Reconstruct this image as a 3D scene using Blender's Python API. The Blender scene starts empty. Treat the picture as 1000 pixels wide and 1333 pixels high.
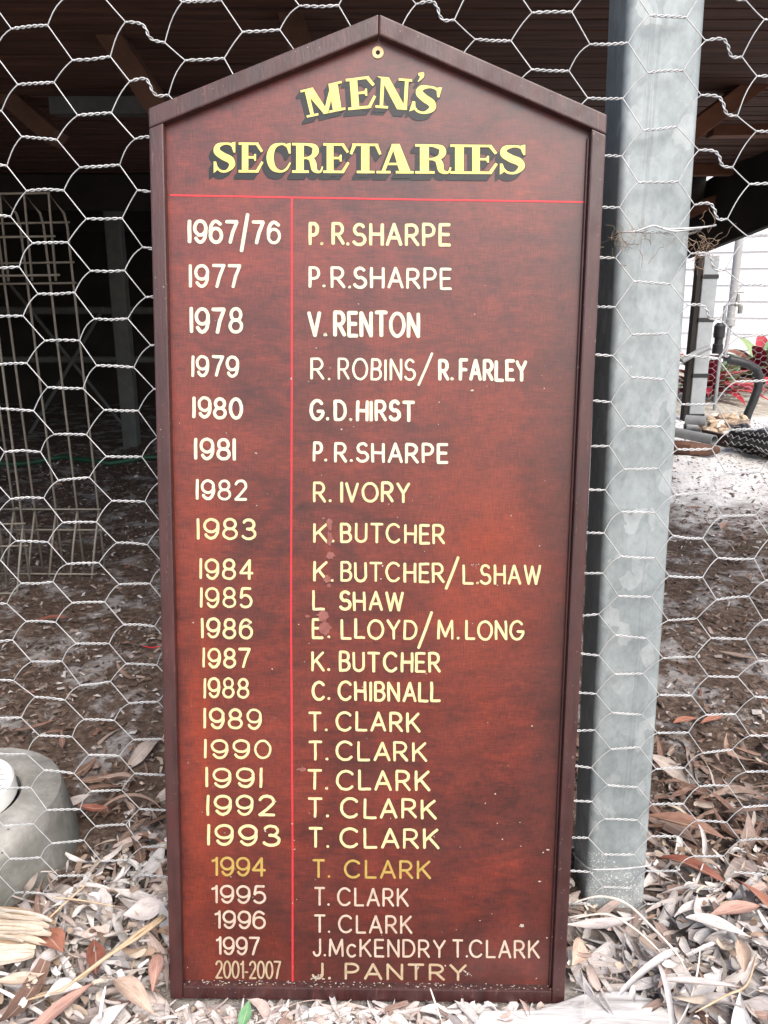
import bpy, bmesh, math, random
import numpy as np
from mathutils import Vector, Matrix
R = math.radians
random.seed(7); RNG = np.random.default_rng(7)
SC = bpy.context.scene
COL = SC.collection

# ------------------------------------------------------------------ camera, sky, sun, exposure
F, PW, PH = 1050.0, 1000.0, 1333.0
CAM = Vector((0.0, -0.8558, 0.7513)); PITCH = R(15.0)
cd = bpy.data.cameras.new('camera'); cam = bpy.data.objects.new('camera', cd); COL.objects.link(cam)
cam.location = CAM; cam.rotation_euler = (R(90) - PITCH, 0, 0)
cd.sensor_fit = 'HORIZONTAL'; cd.sensor_width = 36.0; cd.lens = 36.0 * F / PW
cd.clip_start = 0.02; cd.clip_end = 500
SC.camera = cam

SUN_EL, SUN_AZ = 50.0, 157.0        # degrees; azimuth clockwise from +Y, so the light comes from behind the camera, a little to the right
w = bpy.data.worlds.new('World'); SC.world = w; w.use_nodes = True
nt = w.node_tree; nt.nodes.clear()
sky = nt.nodes.new('ShaderNodeTexSky'); sky.sky_type = 'NISHITA'; sky.sun_disc = False
sky.sun_elevation = R(SUN_EL); sky.sun_rotation = R(SUN_AZ); sky.air_density = 1.0; sky.dust_density = 4.0; sky.ozone_density = 1.0
bg = nt.nodes.new('ShaderNodeBackground'); bg.inputs['Strength'].default_value = 0.15
wo = nt.nodes.new('ShaderNodeOutputWorld')
nt.links.new(sky.outputs[0], bg.inputs[0]); nt.links.new(bg.outputs[0], wo.inputs[0])
sd = bpy.data.lights.new('sun', 'SUN'); sd.energy = 1.3; sd.angle = R(50); sd.color = (1.0, 0.97, 0.93)
sun = bpy.data.objects.new('sun', sd); COL.objects.link(sun)
az, el = R(SUN_AZ), R(SUN_EL)
sdir = Vector((math.sin(az) * math.cos(el), math.cos(az) * math.cos(el), math.sin(el)))
sun.rotation_euler = (-sdir).to_track_quat('-Z', 'Y').to_euler(); sun.location = (0, 0, 12)
SC.view_settings.view_transform = 'Standard'; SC.view_settings.look = 'None'
SC.view_settings.exposure = 1.12; SC.view_settings.gamma = 1.0
SC.render.engine = 'CYCLES'
SC.cycles.use_denoising = True
SC.cycles.max_bounces = 8; SC.cycles.diffuse_bounces = 5

# ------------------------------------------------------------------ where a sight line of the survey photo meets a real plane
def sight(px, py):
    x = (px - PW / 2) / F; y = -(py - PH / 2) / F
    c, s = math.cos(PITCH), math.sin(PITCH)
    return Vector((x, c + y * s, -s + y * c))
def on_y(px, py, Y=0.0):
    r = sight(px, py); return CAM + r * ((Y - CAM.y) / r.y)
def on_z(px, py, Z=0.0):
    r = sight(px, py); return CAM + r * ((Z - CAM.z) / r.z)
def on_x(px, py, X):
    r = sight(px, py); return CAM + r * ((X - CAM.x) / r.x)

# ------------------------------------------------------------------ object helpers
def empty(name, loc, label, cat, group=None, rot=None):
    o = bpy.data.objects.new(name, None); COL.objects.link(o)
    o.location = loc; o.empty_display_size = 0.05
    if rot is not None: o.rotation_euler = rot
    o['label'] = label; o['category'] = cat
    if group: o['group'] = group
    return o
def tag(o, label, cat, group=None, kind=None):
    o['label'] = label; o['category'] = cat
    if group: o['group'] = group
    if kind: o['kind'] = kind
    return o

class MB:
    """collects vertices and faces, then links them as one mesh object"""
    def __init__(s): s.v = []; s.f = []; s.c = []
    def add(s, vs, fs):
        b = len(s.v); s.v += [tuple(v) for v in vs]; s.f += [tuple(i + b for i in f) for f in fs]
    def box(s, lo, hi, M=None):
        x0, y0, z0 = lo; x1, y1, z1 = hi
        vs = [Vector(p) for p in ((x0,y0,z0),(x1,y0,z0),(x1,y1,z0),(x0,y1,z0),(x0,y0,z1),(x1,y0,z1),(x1,y1,z1),(x0,y1,z1))]
        if M is not None: vs = [M @ v for v in vs]
        s.add(vs, [(0,3,2,1),(4,5,6,7),(0,1,5,4),(1,2,6,5),(2,3,7,6),(3,0,4,7)])
    def bar(s, a, b, wd, ht, up=(0, 0, 1)):
        a, b = Vector(a), Vector(b); d = (b - a); L = d.length; d.normalize()
        sd = d.cross(Vector(up)).normalized(); u = sd.cross(d).normalized()
        M = Matrix((( d.x, sd.x, u.x, a.x),(d.y, sd.y, u.y, a.y),(d.z, sd.z, u.z, a.z),(0,0,0,1)))
        s.box((0, -wd / 2, -ht / 2), (L, wd / 2, ht / 2), M)
    def tube(s, pts, r, n=6, caps=True, radii=None):
        pts = [Vector(p) for p in pts]; m = len(pts)
        t0 = (pts[1] - pts[0]).normalized()
        ref = Vector((0, 0, 1)) if abs(t0.z) < .9 else Vector((1, 0, 0))
        nrm = t0.cross(ref).normalized(); b = len(s.v)
        for i, p in enumerate(pts):
            t = (pts[min(i + 1, m - 1)] - pts[max(i - 1, 0)]).normalized()
            nrm = (nrm - t * nrm.dot(t)).normalized(); bi = t.cross(nrm)
            rr = radii[i] if radii else r
            for k in range(n):
                a = 2 * math.pi * k / n
                s.v.append(tuple(p + (nrm * math.cos(a) + bi * math.sin(a)) * rr))
        for i in range(m - 1):
            for k in range(n):
                s.f.append((b + i*n + k, b + i*n + (k+1) % n, b + (i+1)*n + (k+1) % n, b + (i+1)*n + k))
        if caps:
            s.f.append(tuple(b + k for k in range(n))[::-1]); s.f.append(tuple(b + (m-1)*n + k for k in range(n)))
    def lathe(s, prof, n=32, M=None):
        b = len(s.v)
        for r, z in prof:
            for k in range(n):
                a = 2 * math.pi * k / n; p = Vector((r * math.cos(a), r * math.sin(a), z))
                s.v.append(tuple(M @ p if M is not None else p))
        for i in range(len(prof) - 1):
            for k in range(n):
                s.f.append((b + i*n + k, b + i*n + (k+1) % n, b + (i+1)*n + (k+1) % n, b + (i+1)*n + k))
    def build(s, name, mat, parent=None, smooth=False, bevel=0.0, loc=None):
        me = bpy.data.meshes.new(name); me.from_pydata(s.v, [], s.f); me.update()
        if bevel > 0:
            bm = bmesh.new(); bm.from_mesh(me)
            bmesh.ops.recalc_face_normals(bm, faces=bm.faces)
            es = [e for e in bm.edges if len(e.link_faces) == 2 and e.calc_face_angle(0) > R(25)]
            bmesh.ops.bevel(bm, geom=es, offset=bevel, segments=2, affect='EDGES', profile=.6, clamp_overlap=True)
            bm.to_mesh(me); bm.free()
        if s.c and len(s.c) == len(s.v):
            at = me.attributes.new('leaf_co', 'FLOAT_VECTOR', 'POINT'); at.data.foreach_set('vector', np.array(s.c, dtype=np.float32).ravel())
        if mat: me.materials.append(mat)
        if smooth:
            me.polygons.foreach_set('use_smooth', [True] * len(me.polygons))
            if smooth == 'angle': me.set_sharp_from_angle(angle=R(35))
        o = bpy.data.objects.new(name, me); COL.objects.link(o)
        if parent: o.parent = parent
        if loc is not None: o.location = loc
        return o

# ------------------------------------------------------------------ material helpers
class NT:
    def __init__(s, name):
        s.m = bpy.data.materials.new(name); s.m.use_nodes = True; s.t = s.m.node_tree; s.n = s.t.nodes
        s.b = s.n['Principled BSDF']
    def new(s, typ, **kw):
        n = s.n.new(typ)
        for k, v in kw.items():
            if k in n.inputs: n.inputs[k].default_value = v
            else: setattr(n, k, v)
        return n
    def link(s, a, b): s.t.links.new(a, b)
    def coord(s, scale=(1, 1, 1), out='Object', rot=(0, 0, 0)):
        tc = s.new('ShaderNodeTexCoord'); mp = s.new('ShaderNodeMapping')
        mp.inputs['Scale'].default_value = scale; mp.inputs['Rotation'].default_value = rot
        s.link(tc.outputs[out], mp.inputs[0]); return mp.outputs[0]
    def noise(s, vec, scale, detail=5, rough=.6, dist=0.0):
        n = s.new('ShaderNodeTexNoise'); n.inputs['Scale'].default_value = scale; n.inputs['Detail'].default_value = detail
        n.inputs['Roughness'].default_value = rough; n.inputs['Distortion'].default_value = dist
        if vec is not None: s.link(vec, n.inputs['Vector'])
        return n.outputs['Fac']
    def ramp(s, fac, stops, interp='LINEAR'):
        r = s.new('ShaderNodeValToRGB'); cr = r.color_ramp; cr.interpolation = interp
        while len(cr.elements) > 1: cr.elements.remove(cr.elements[-1])
        cr.elements[0].position = stops[0][0]; cr.elements[0].color = col4(stops[0][1])
        for p, c in stops[1:]:
            e = cr.elements.new(p); e.color = col4(c)
        s.link(fac, r.inputs[0]); return r.outputs[0]
    def mix(s, fac, a, b, mode='MIX'):
        m = s.new('ShaderNodeMix'); m.data_type = 'RGBA'; m.blend_type = mode
        for sock, v in ((m.inputs[0], fac), (m.inputs[6], a), (m.inputs[7], b)):
            if hasattr(v, 'links'): s.link(v, sock)
            elif isinstance(v, (int, float)): sock.default_value = v
            else: sock.default_value = col4(v)
        return m.outputs[2]
    def math(s, op, a, b=0.0, clamp=False):
        m = s.new('ShaderNodeMath'); m.operation = op; m.use_clamp = clamp
        for sock, v in ((m.inputs[0], a), (m.inputs[1], b)):
            if hasattr(v, 'links'): s.link(v, sock)
            else: sock.default_value = v
        return m.outputs[0]
    def bump(s, h, strength=.3, dist=.002):
        b = s.new('ShaderNodeBump'); b.inputs['Strength'].default_value = strength; b.inputs['Distance'].default_value = dist
        s.link(h, b.inputs['Height']); s.link(b.outputs[0], s.b.inputs['Normal'])
    def set(s, color=None, rough=.6, metal=0.0, spec=.5, coat=0.0, coat_rough=.2):
        for k, v in (('Base Color', color), ('Roughness', rough), ('Metallic', metal)):
            if v is None: continue
            if hasattr(v, 'links'): s.link(v, s.b.inputs[k])
            else: s.b.inputs[k].default_value = col4(v) if k == 'Base Color' else v
        s.b.inputs['Specular IOR Level'].default_value = spec
        s.b.inputs['Coat Weight'].default_value = coat; s.b.inputs['Coat Roughness'].default_value = coat_rough
        return s.m
def col4(c):
    if isinstance(c, (int, float)): return (c, c, c, 1)
    return (*c, 1) if len(c) == 3 else c
def simple(name, c1, c2, scale=20, rough=.6, metal=0, bump=.2, spec=.4, stretch=(1, 1, 1), coat=0.0, bdist=.002):
    m = NT(name); v = m.coord(stretch); f = m.noise(v, scale)
    c = m.ramp(f, [(.3, c1), (.7, c2)])
    if bump: m.bump(m.noise(v, scale * 3), bump, bdist)
    return m.set(c, rough, metal, spec, coat)

M = {}
def mat_panel():
    m = NT('stained_panel')
    v = m.coord(); sx = m.new('ShaderNodeSeparateXYZ'); m.link(v, sx.inputs[0]); U, V = sx.outputs[0], sx.outputs[2]
    grain = m.noise(m.coord((6, 1, 18), rot=(0, R(20), 0)), 1.3, 8, .66, 1.6)        # slanting figure in the veneer
    blot = m.noise(m.coord((1.2, 1, .8)), 7.0, 6, .62, 1.0)
    weave = m.noise(m.coord((90, 1, 900)), 1.0, 2, .5)
    weave2 = m.noise(m.coord((900, 1, 90)), 1.0, 2, .5)
    fine = m.noise(m.coord((14, 1, 60), rot=(0, R(24), 0)), 2.2, 8, .72, .8); mott = m.noise(m.coord(), 60, 5, .7)
    f = m.math('ADD', m.math('ADD', m.math('MULTIPLY', grain, .30), m.math('MULTIPLY', blot, .32)), m.math('ADD', m.math('MULTIPLY', fine, .24), m.math('MULTIPLY', mott, .14)))
    c = m.ramp(f, [(.36, (.030, .0088, .0075)), (.45, (.072, .0145, .0105)), (.54, (.130, .0215, .0128)), (.66, (.215, .032, .0155))])
    # the red stain shows through thinner along the left side and at the right of the middle
    edge = m.math('SUBTRACT', 1.0, m.math('MULTIPLY', m.math('ABSOLUTE', m.math('ADD', U, .176)), 38), True)
    low = m.math('MULTIPLY', m.math('SUBTRACT', .72, V, True), 2.6, True)
    e2 = m.math('MULTIPLY', m.math('MULTIPLY', edge, low), m.math('MULTIPLY', m.math('SUBTRACT', m.noise(m.coord((3, 1, .8)), 9, 4), .28), 2.2, True), True)
    c = m.mix(m.math('MULTIPLY', e2, .85), c, (.27, .034, .010))
    r1 = m.math('SUBTRACT', 1.0, m.math('MULTIPLY', m.math('ABSOLUTE', m.math('SUBTRACT', U, .12)), 11), True)
    r2 = m.math('SUBTRACT', 1.0, m.math('MULTIPLY', m.math('ABSOLUTE', m.math('SUBTRACT', V, .50)), 4), True)
    c = m.mix(m.math('MULTIPLY', m.math('MULTIPLY', r1, r2), m.math('MULTIPLY', blot, .95)), c, (.20, .028, .009))
    # darker stain rubbed in along the right edge and into the foot of the panel
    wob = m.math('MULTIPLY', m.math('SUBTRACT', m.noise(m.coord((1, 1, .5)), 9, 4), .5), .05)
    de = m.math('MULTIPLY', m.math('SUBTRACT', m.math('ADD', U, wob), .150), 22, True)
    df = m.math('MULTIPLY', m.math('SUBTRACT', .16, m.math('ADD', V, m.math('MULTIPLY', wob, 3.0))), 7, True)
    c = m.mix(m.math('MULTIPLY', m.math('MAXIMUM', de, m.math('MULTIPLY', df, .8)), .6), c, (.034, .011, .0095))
    wv = m.math('MULTIPLY', m.math('ADD', weave, weave2), .5)
    c = m.mix(.75, c, m.ramp(wv, [(.32, .52), (.5, 1.0), (.68, 1.5)]), 'MULTIPLY')
    m.bump(m.math('ADD', wv, m.math('MULTIPLY', fine, .6)), .16, .0006)
    rg = m.ramp(m.noise(m.coord(), 14, 5), [(.3, .30), (.7, .46)])
    return m.set(c, rg, 0, .45, .4, .34)
def mat_frame():
    m = NT('dark_mahogany_frame')
    v = m.coord((14, 14, 1.4)); g = m.noise(v, 6, 6, .65)
    c = m.ramp(g, [(.3, (.024, .0085, .0085)), (.7, (.064, .0185, .0165))])
    sp = m.noise(m.coord(), 260, 2, .6)
    wear = m.noise(m.coord((1, 1, .6)), 16, 3, .6)
    msk = m.math('MULTIPLY', m.math('GREATER_THAN', sp, .69), m.math('GREATER_THAN', wear, .50))
    c = m.mix(m.math('MULTIPLY', msk, .4), c, (.42, .30, .25))
    ni = m.noise(m.coord((160, 160, 22)), 1.0, 4, .7); c = m.mix(m.math('MULTIPLY', m.math('GREATER_THAN', ni, .64), .45), c, (.13, .052, .042))
    c = m.mix(.6, c, m.ramp(m.noise(m.coord((1, 1, .5)), 24, 5, .65), [(.3, .6), (.5, 1.0), (.7, 1.4)]), 'MULTIPLY')
    m.bump(m.math('ADD', g, m.noise(m.coord((1, 1, .25)), 320, 3)), .35, .001)
    return m.set(c, m.ramp(m.noise(m.coord(), 30, 4), [(.3, .30), (.7, .66)]), 0, .5, .2, .35)
def mat_paint(name, c1, c2, rough=.45, metal=0.0, worn=0.0):
    m = NT(name); f = m.noise(m.coord(), 140, 4, .6)
    c = m.ramp(f, [(.3, c1), (.7, c2)])
    if worn:
        k = m.noise(m.coord(), 420, 4, .65)
        c = m.mix(m.math('MULTIPLY', m.math('GREATER_THAN', k, .66), worn), c, (.09, .02, .015))
    m.bump(m.noise(m.coord(), 500, 2), .15, .0004)
    return m.set(c, rough, metal, .4)
M['panel'] = mat_panel(); M['frame'] = mat_frame()
M['heading'] = mat_paint('yellow_sign_paint', (.62, .51, .13), (.68, .58, .19))
M['shade'] = mat_paint('black_shade_paint', (.010, .011, .012), (.017, .017, .018), .38)
M['cream'] = mat_paint('cream_sign_paint', (.58, .53, .37), (.64, .60, .44))
M['yellow'] = mat_paint('pale_yellow_sign_paint', (.53, .45, .22), (.59, .52, .29))
M['gold'] = mat_paint('gold_leaf', (.40, .27, .065), (.50, .36, .11), .35, .25)
M['silver'] = mat_paint('faded_gilt', (.42, .32, .24), (.54, .45, .36), .4, .1, .3)
M['bronze'] = mat_paint('worn_bronze_gilt', (.46, .34, .20), (.60, .49, .34), .32, .35, .25)
M['red_line'] = mat_paint('red_line_paint', (.52, .026, .034), (.60, .036, .045))
M['bare'] = mat_paint('bare_patch', (.17, .055, .045), (.25, .095, .08), .7)
M['raw_wood'] = mat_paint('raw_wood', (.62, .44, .20), (.75, .58, .32), .6)
M['black'] = simple('hole_shade_black', (.004, .004, .004), (.006, .006, .006), rough=.8, bump=0)  # flat black puts the shade inside screw hole and drain socket into the colour
M['dust'] = simple('pale_dust', (.30, .25, .20), (.50, .44, .38), 300, .9, bump=0)

def mat_galv():
    m = NT('galvanised_steel')
    vo = m.new('ShaderNodeTexVoronoi'); vo.inputs['Scale'].default_value = 60; vo.inputs['Randomness'].default_value = 1
    wob = m.new('ShaderNodeVectorMath'); wob.operation = 'ADD'
    nz = m.new('ShaderNodeTexNoise'); nz.inputs['Scale'].default_value = 30; nz.inputs['Detail'].default_value = 4
    cc = m.coord((1, 1, .75)); m.link(cc, nz.inputs['Vector'])
    sc = m.new('ShaderNodeVectorMath'); sc.operation = 'SCALE'; sc.inputs['Scale'].default_value = .03
    m.link(nz.outputs['Color'], sc.inputs[0]); m.link(cc, wob.inputs[0]); m.link(sc.outputs[0], wob.inputs[1]); m.link(wob.outputs[0], vo.inputs['Vector'])
    sp = m.new('ShaderNodeSeparateColor'); m.link(vo.outputs['Color'], sp.inputs[0])
    cloud = m.noise(m.coord((1, 1, .5)), 14, 6, .6)
    base = m.ramp(cloud, [(.3, (.218, .25, .256)), (.5, (.28, .315, .32)), (.7, (.34, .375, .38))])
    base = m.mix(m.ramp(sp.outputs[0], [(.87, 0.0), (.88, .30)]), base, (.48, .51, .51))
    base = m.mix(m.ramp(sp.outputs[1], [(.76, 0.0), (.80, .18)]), base, (.25, .29, .30))
    base = m.mix(.75, base, m.ramp(sp.outputs[2], [(0, .88), (.5, 1.0), (1, 1.10)]), 'MULTIPLY')
    fm = m.noise(m.coord((1, 1, .6)), 130, 5, .7); base = m.mix(.6, base, m.ramp(fm, [(.3, .72), (.5, 1.0), (.7, 1.2)]), 'MULTIPLY')
    st = m.noise(m.coord((90, 90, 1.6)), 1.0, 5, .65)
    base = m.mix(m.math('MULTIPLY', m.math('GREATER_THAN', st, .66), .3), base, (.16, .18, .18))
    # rust-brown bloom of old fibres under the tie wire, soil splash near the ground
    tc = m.coord(); s3 = m.new('ShaderNodeSeparateXYZ'); m.link(tc, s3.inputs[0]); Z = s3.outputs[2]
    fine = m.noise(tc, 420, 3, .6)
    spl = m.math('MULTIPLY', m.math('GREATER_THAN', fine, .60), m.math('LESS_THAN', Z, m.math('MULTIPLY', m.noise(tc, 25), .13)))
    base = m.mix(m.math('MULTIPLY', spl, .8), base, (.74, .74, .72))
    m.bump(m.noise(tc, 90, 4), .06, .001)
    return m.set(base, m.ramp(cloud, [(.3, .50), (.7, .64)]), .25, .4)
M['galv'] = mat_galv()
M['wire'] = simple('zinc_wire', (.34, .35, .355), (.56, .56, .56), 60, .42, .25, 0)
M['wire_dull'] = simple('dull_wire', (.23, .205, .17), (.33, .295, .245), 60, .6, .2, 0)
M['wire_far'] = simple('pale_wire', (.34, .34, .35), (.48, .48, .49), 60, .5, .2, 0)
M['timber'] = simple('dark_timber', (.07, .034, .022), (.14, .07, .044), 5, .75, 0, .4, stretch=(3, 3, 3))
M['timber_red'] = simple('red_brown_timber', (.12, .048, .025), (.21, .09, .05), 6, .7, 0, .35, stretch=(2, 5, 5))
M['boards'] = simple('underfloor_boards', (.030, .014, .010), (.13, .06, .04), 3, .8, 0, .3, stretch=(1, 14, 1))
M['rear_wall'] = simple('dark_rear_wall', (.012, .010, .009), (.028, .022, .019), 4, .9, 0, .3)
M['stump'] = simple('grey_stump_steel', (.06, .063, .062), (.10, .104, .10), 20, .6, .1, .1)
M['rail'] = simple('dull_grey_rail', (.075, .08, .08), (.12, .125, .12), 15, .6, .1, .1)
M['white_wall'] = simple('white_weatherboard', (.72, .72, .74), (.79, .79, .81), 8, .6, 0, .05)
M['pvc'] = simple('pale_pvc', (.26, .26, .255), (.34, .34, .335), 10, .45, 0, 0)
M['pvc_grey'] = simple('grey_pvc', (.17, .18, .185), (.26, .27, .275), 14, .5, 0, .05)
M['rubber'] = simple('black_rubber', (.010, .010, .011), (.022, .022, .023), 30, .45, 0, .1)
M['brass'] = simple('dull_brass', (.22, .22, .20), (.34, .33, .30), 40, .4, .5, 0)
M['block'] = simple('grey_post_paint', (.22, .24, .25), (.32, .34, .35), 12, .7, 0, .1)
M['edging'] = simple('brown_edging', (.035, .018, .014), (.07, .034, .026), 12, .7, 0, .2, stretch=(1, 6, 6))
M['hose'] = simple('green_hose', (.010, .055, .03), (.015, .085, .045), 10, .5, 0, 0)
M['blue_rag'] = simple('blue_cloth', (.06, .22, .38), (.12, .36, .55), 40, .9, 0, .4)
M['red_string'] = simple('red_string', (.55, .02, .03), (.7, .03, .04), 40, .8, 0, 0)
M['grate'] = simple('white_plastic', (.74, .74, .72), (.82, .82, .80), 30, .4, 0, 0)

def mat_concrete():
    m = NT('weathered_concrete'); v = m.coord()
    a = m.noise(v, 9, 7, .65); b = m.noise(v, 60, 5, .7)
    c = m.ramp(a, [(.34, (.17, .168, .155)), (.5, (.275, .27, .25)), (.66, (.42, .41, .385))])
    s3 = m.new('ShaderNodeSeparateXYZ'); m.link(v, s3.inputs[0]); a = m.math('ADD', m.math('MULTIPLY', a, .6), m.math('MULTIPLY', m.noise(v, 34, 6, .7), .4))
    side_tone = m.math('MULTIPLY', m.math('SUBTRACT', .076, s3.outputs[2], True), 55, True)  # darker olive-grey tone, starting just below the rim and full down the sides
    c = m.mix(m.math('MULTIPLY', side_tone, m.ramp(a, [(.35, .92), (.65, .62)])), c, (.13, .132, .115))
    pit = m.new('ShaderNodeTexVoronoi'); pit.inputs['Scale'].default_value = 46; m.link(v, pit.inputs['Vector'])
    pm = m.math('MULTIPLY', m.math('LESS_THAN', m.math('ADD', pit.outputs['Distance'], m.math('MULTIPLY', b, .55)), .36), m.math('GREATER_THAN', m.noise(v, 16), .55))
    c = m.mix(m.math('MULTIPLY', pm, .75), c, (.045, .045, .04))
    c = m.mix(.35, c, m.ramp(b, [(.3, .65), (.7, 1.3)]), 'MULTIPLY')
    h = m.math('SUBTRACT', m.math('ADD', b, a), pm); m.bump(h, .7, .004)
    return m.set(c, .88, 0, .3)
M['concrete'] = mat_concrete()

def leaf_veins(m, c, rnd=None):
    """midrib, side streaks and a browned rim or tip, laid out in the leaf's own along / across coordinates"""
    at = m.new('ShaderNodeAttribute'); at.attribute_name = 'leaf_co'; s3 = m.new('ShaderNodeSeparateXYZ'); m.link(at.outputs['Vector'], s3.inputs[0])
    t, s = s3.outputs[0], m.math('ABSOLUTE', s3.outputs[1])
    cb = m.new('ShaderNodeCombineXYZ'); m.link(m.math('ADD', m.math('MULTIPLY', t, 3.0), m.math('MULTIPLY', rnd, 90.0) if rnd is not None else 0.0), cb.inputs[0]); m.link(m.math('MULTIPLY', s3.outputs[1], 4.5), cb.inputs[1])
    st = m.noise(cb.outputs[0], 1.6, 5, .65)
    c = m.mix(.8, c, m.ramp(st, [(.28, (.52, .44, .38)), (.46, (.92, .90, .88)), (.62, (1.05, 1.04, 1.03)), (.75, (1.2, 1.17, 1.13))]), 'MULTIPLY')
    rib = m.math('SUBTRACT', 1.0, m.math('MULTIPLY', s, 11.0), True)
    c = m.mix(m.math('MULTIPLY', rib, .5), c, (.62, .52, .42))
    rim = m.math('MULTIPLY', m.math('SUBTRACT', m.math('MAXIMUM', s, t), .86, True), 5.0, True)
    return m.mix(m.math('MULTIPLY', rim, .45), c, (.22, .13, .085))
def mat_islands(name, stops, rough=.75, mott=.5, mscale=90, interp='LINEAR', spec=.3, bump=.35, leafy=False):
    """one colour per separate little piece, then mottled"""
    m = NT(name); g = m.new('ShaderNodeNewGeometry')
    c = m.ramp(g.outputs['Random Per Island'], stops, interp)
    v = m.coord(); n = m.noise(v, mscale, 6, .65)
    c = m.mix(mott, c, m.ramp(n, [(.28, (.50, .44, .38)), (.5, (1, 1, 1)), (.72, (1.22, 1.2, 1.18))]), 'MULTIPLY')
    n2 = m.noise(v, mscale * 5, 3, .6)
    c = m.mix(m.math('MULTIPLY', m.math('GREATER_THAN', n2, .68), .45), c, (.10, .065, .045))
    if leafy: c = leaf_veins(m, c, g.outputs['Random Per Island'])
    if bump: m.bump(m.noise(v, mscale * 2.2, 4), bump, .0012)
    return m.set(c, rough, 0, spec)
M['litter'] = mat_islands('dry_leaves', [(0, (.66, .64, .63)), (.16, (.50, .47, .46)), (.30, (.68, .67, .66)), (.42, (.40, .365, .355)), (.54, (.60, .565, .55)),
    (.66, (.46, .385, .345)), (.73, (.52, .42, .385)), (.80, (.25, .165, .135)), (.86, (.30, .295, .30)), (.94, (.55, .53, .52)), (1, (.20, .12, .095))], leafy=True)
M['crumbs'] = mat_islands('leaf_crumbs', [(0, (.62, .60, .58)), (.3, (.45, .40, .36)), (.5, (.25, .17, .12)), (.7, (.55, .47, .38)), (.85, (.16, .11, .08)), (1, (.68, .66, .64))], .85, .3)
M['litter_brown'] = mat_islands('brown_leaves', [(0, (.14, .08, .06)), (.25, (.21, .135, .105)), (.45, (.30, .235, .20)), (.62, (.17, .095, .07)), (.78, (.40, .36, .33)), (.9, (.16, .08, .055)), (1, (.34, .24, .19))], leafy=True)
M['mulch'] = mat_islands('bark_chips', [(0, (.05, .035, .028)), (.25, (.11, .078, .062)), (.45, (.17, .125, .10)), (.6, (.08, .052, .042)), (.75, (.24, .195, .165)), (.84, (.17, .085, .06)), (.93, (.36, .33, .31)), (1, (.46, .44, .43))], .9, .4, 60)
M['mulch_near'] = mat_islands('bark_chips_near', [(0, (.05, .037, .031)), (.3, (.11, .082, .068)), (.5, (.17, .135, .115)), (.65, (.085, .058, .047)), (.8, (.26, .225, .205)), (.9, (.16, .09, .07)), (1, (.44, .42, .41))], .9, .4, 60)
M['fleck'] = mat_islands('dark_flecks', [(0, (.05, .04, .035)), (.5, (.11, .085, .07)), (1, (.20, .16, .13))], .9, .3, 60)
M['rock'] = mat_islands('tan_rocks', [(0, (.36, .27, .18)), (.4, (.5, .42, .32)), (.7, (.42, .30, .2)), (1, (.6, .55, .48))], .85, .5, 30)
M['brom'] = mat_islands('bromeliad_leaves', [(0, (.24, .012, .03)), (.22, (.34, .03, .04)), (.36, (.14, .01, .035)), (.55, (.12, .19, .09)), (.75, (.22, .30, .13)), (.9, (.5, .06, .06)), (1, (.10, .15, .09))], .5, .3, 25)
M['fibre'] = mat_islands('dry_fibres', [(0, (.20, .14, .09)), (.5, (.32, .24, .17)), (1, (.14, .09, .065))], .9, .2, 60, bump=0)
def leafmat(name, c1, c2, sc=60, veins=True):
    m = NT(name); v = m.coord(); n = m.noise(v, sc, 6, .65); c = m.ramp(n, [(.28, c1), (.68, c2)])
    n2 = m.noise(v, sc * 6, 3); c = m.mix(m.math('MULTIPLY', m.math('GREATER_THAN', n2, .67), .4), c, tuple(x * .35 for x in c1))
    if veins: c = leaf_veins(m, c)
    m.bump(m.noise(v, sc * 2, 4), .3, .001); return m.set(c, .6, 0, .35)
LM = dict(russet=leafmat('russet_leaf', (.26, .105, .07), (.38, .17, .115)), red=leafmat('dark_red_leaf', (.17, .06, .042), (.26, .10, .07)),
          pink=leafmat('pinkish_leaf', (.36, .20, .16), (.46, .29, .24)), tan=leafmat('tan_leaf', (.40, .29, .22), (.55, .43, .35)),
          green=leafmat('green_leaf', (.10, .25, .11), (.17, .35, .18)), grey=leafmat('grey_leaf', (.40, .36, .355), (.54, .50, .49)),
          white=leafmat('bleached_leaf', (.44, .42, .41), (.60, .58, .57)), brown=leafmat('brown_leaf', (.16, .085, .06), (.27, .15, .11)),
          straw=leafmat('straw_stalk', (.36, .25, .15), (.55, .43, .30), veins=False), pale=leafmat('pale_stalk', (.50, .42, .35), (.68, .62, .56), veins=False))
M['bark'] = mat_islands('striped_bark', [(0, (.56, .51, .44)), (.3, (.42, .33, .23)), (.5, (.60, .56, .50)), (.7, (.30, .21, .13)), (.85, (.50, .42, .32)), (1, (.22, .15, .10))], leafy=True)
def mat_slab():
    m = NT('bleached_wood'); v = m.coord((9, 70, 30), rot=(0, 0, R(8))); n = m.noise(v, 1, 7, .7, .8)
    c = m.ramp(n, [(.30, (.22, .20, .185)), (.44, (.50, .485, .475)), (.62, (.68, .675, .67))]); m.bump(n, .6, .003); return m.set(c, .85, 0, .3)
M['slab'] = mat_slab()

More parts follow.
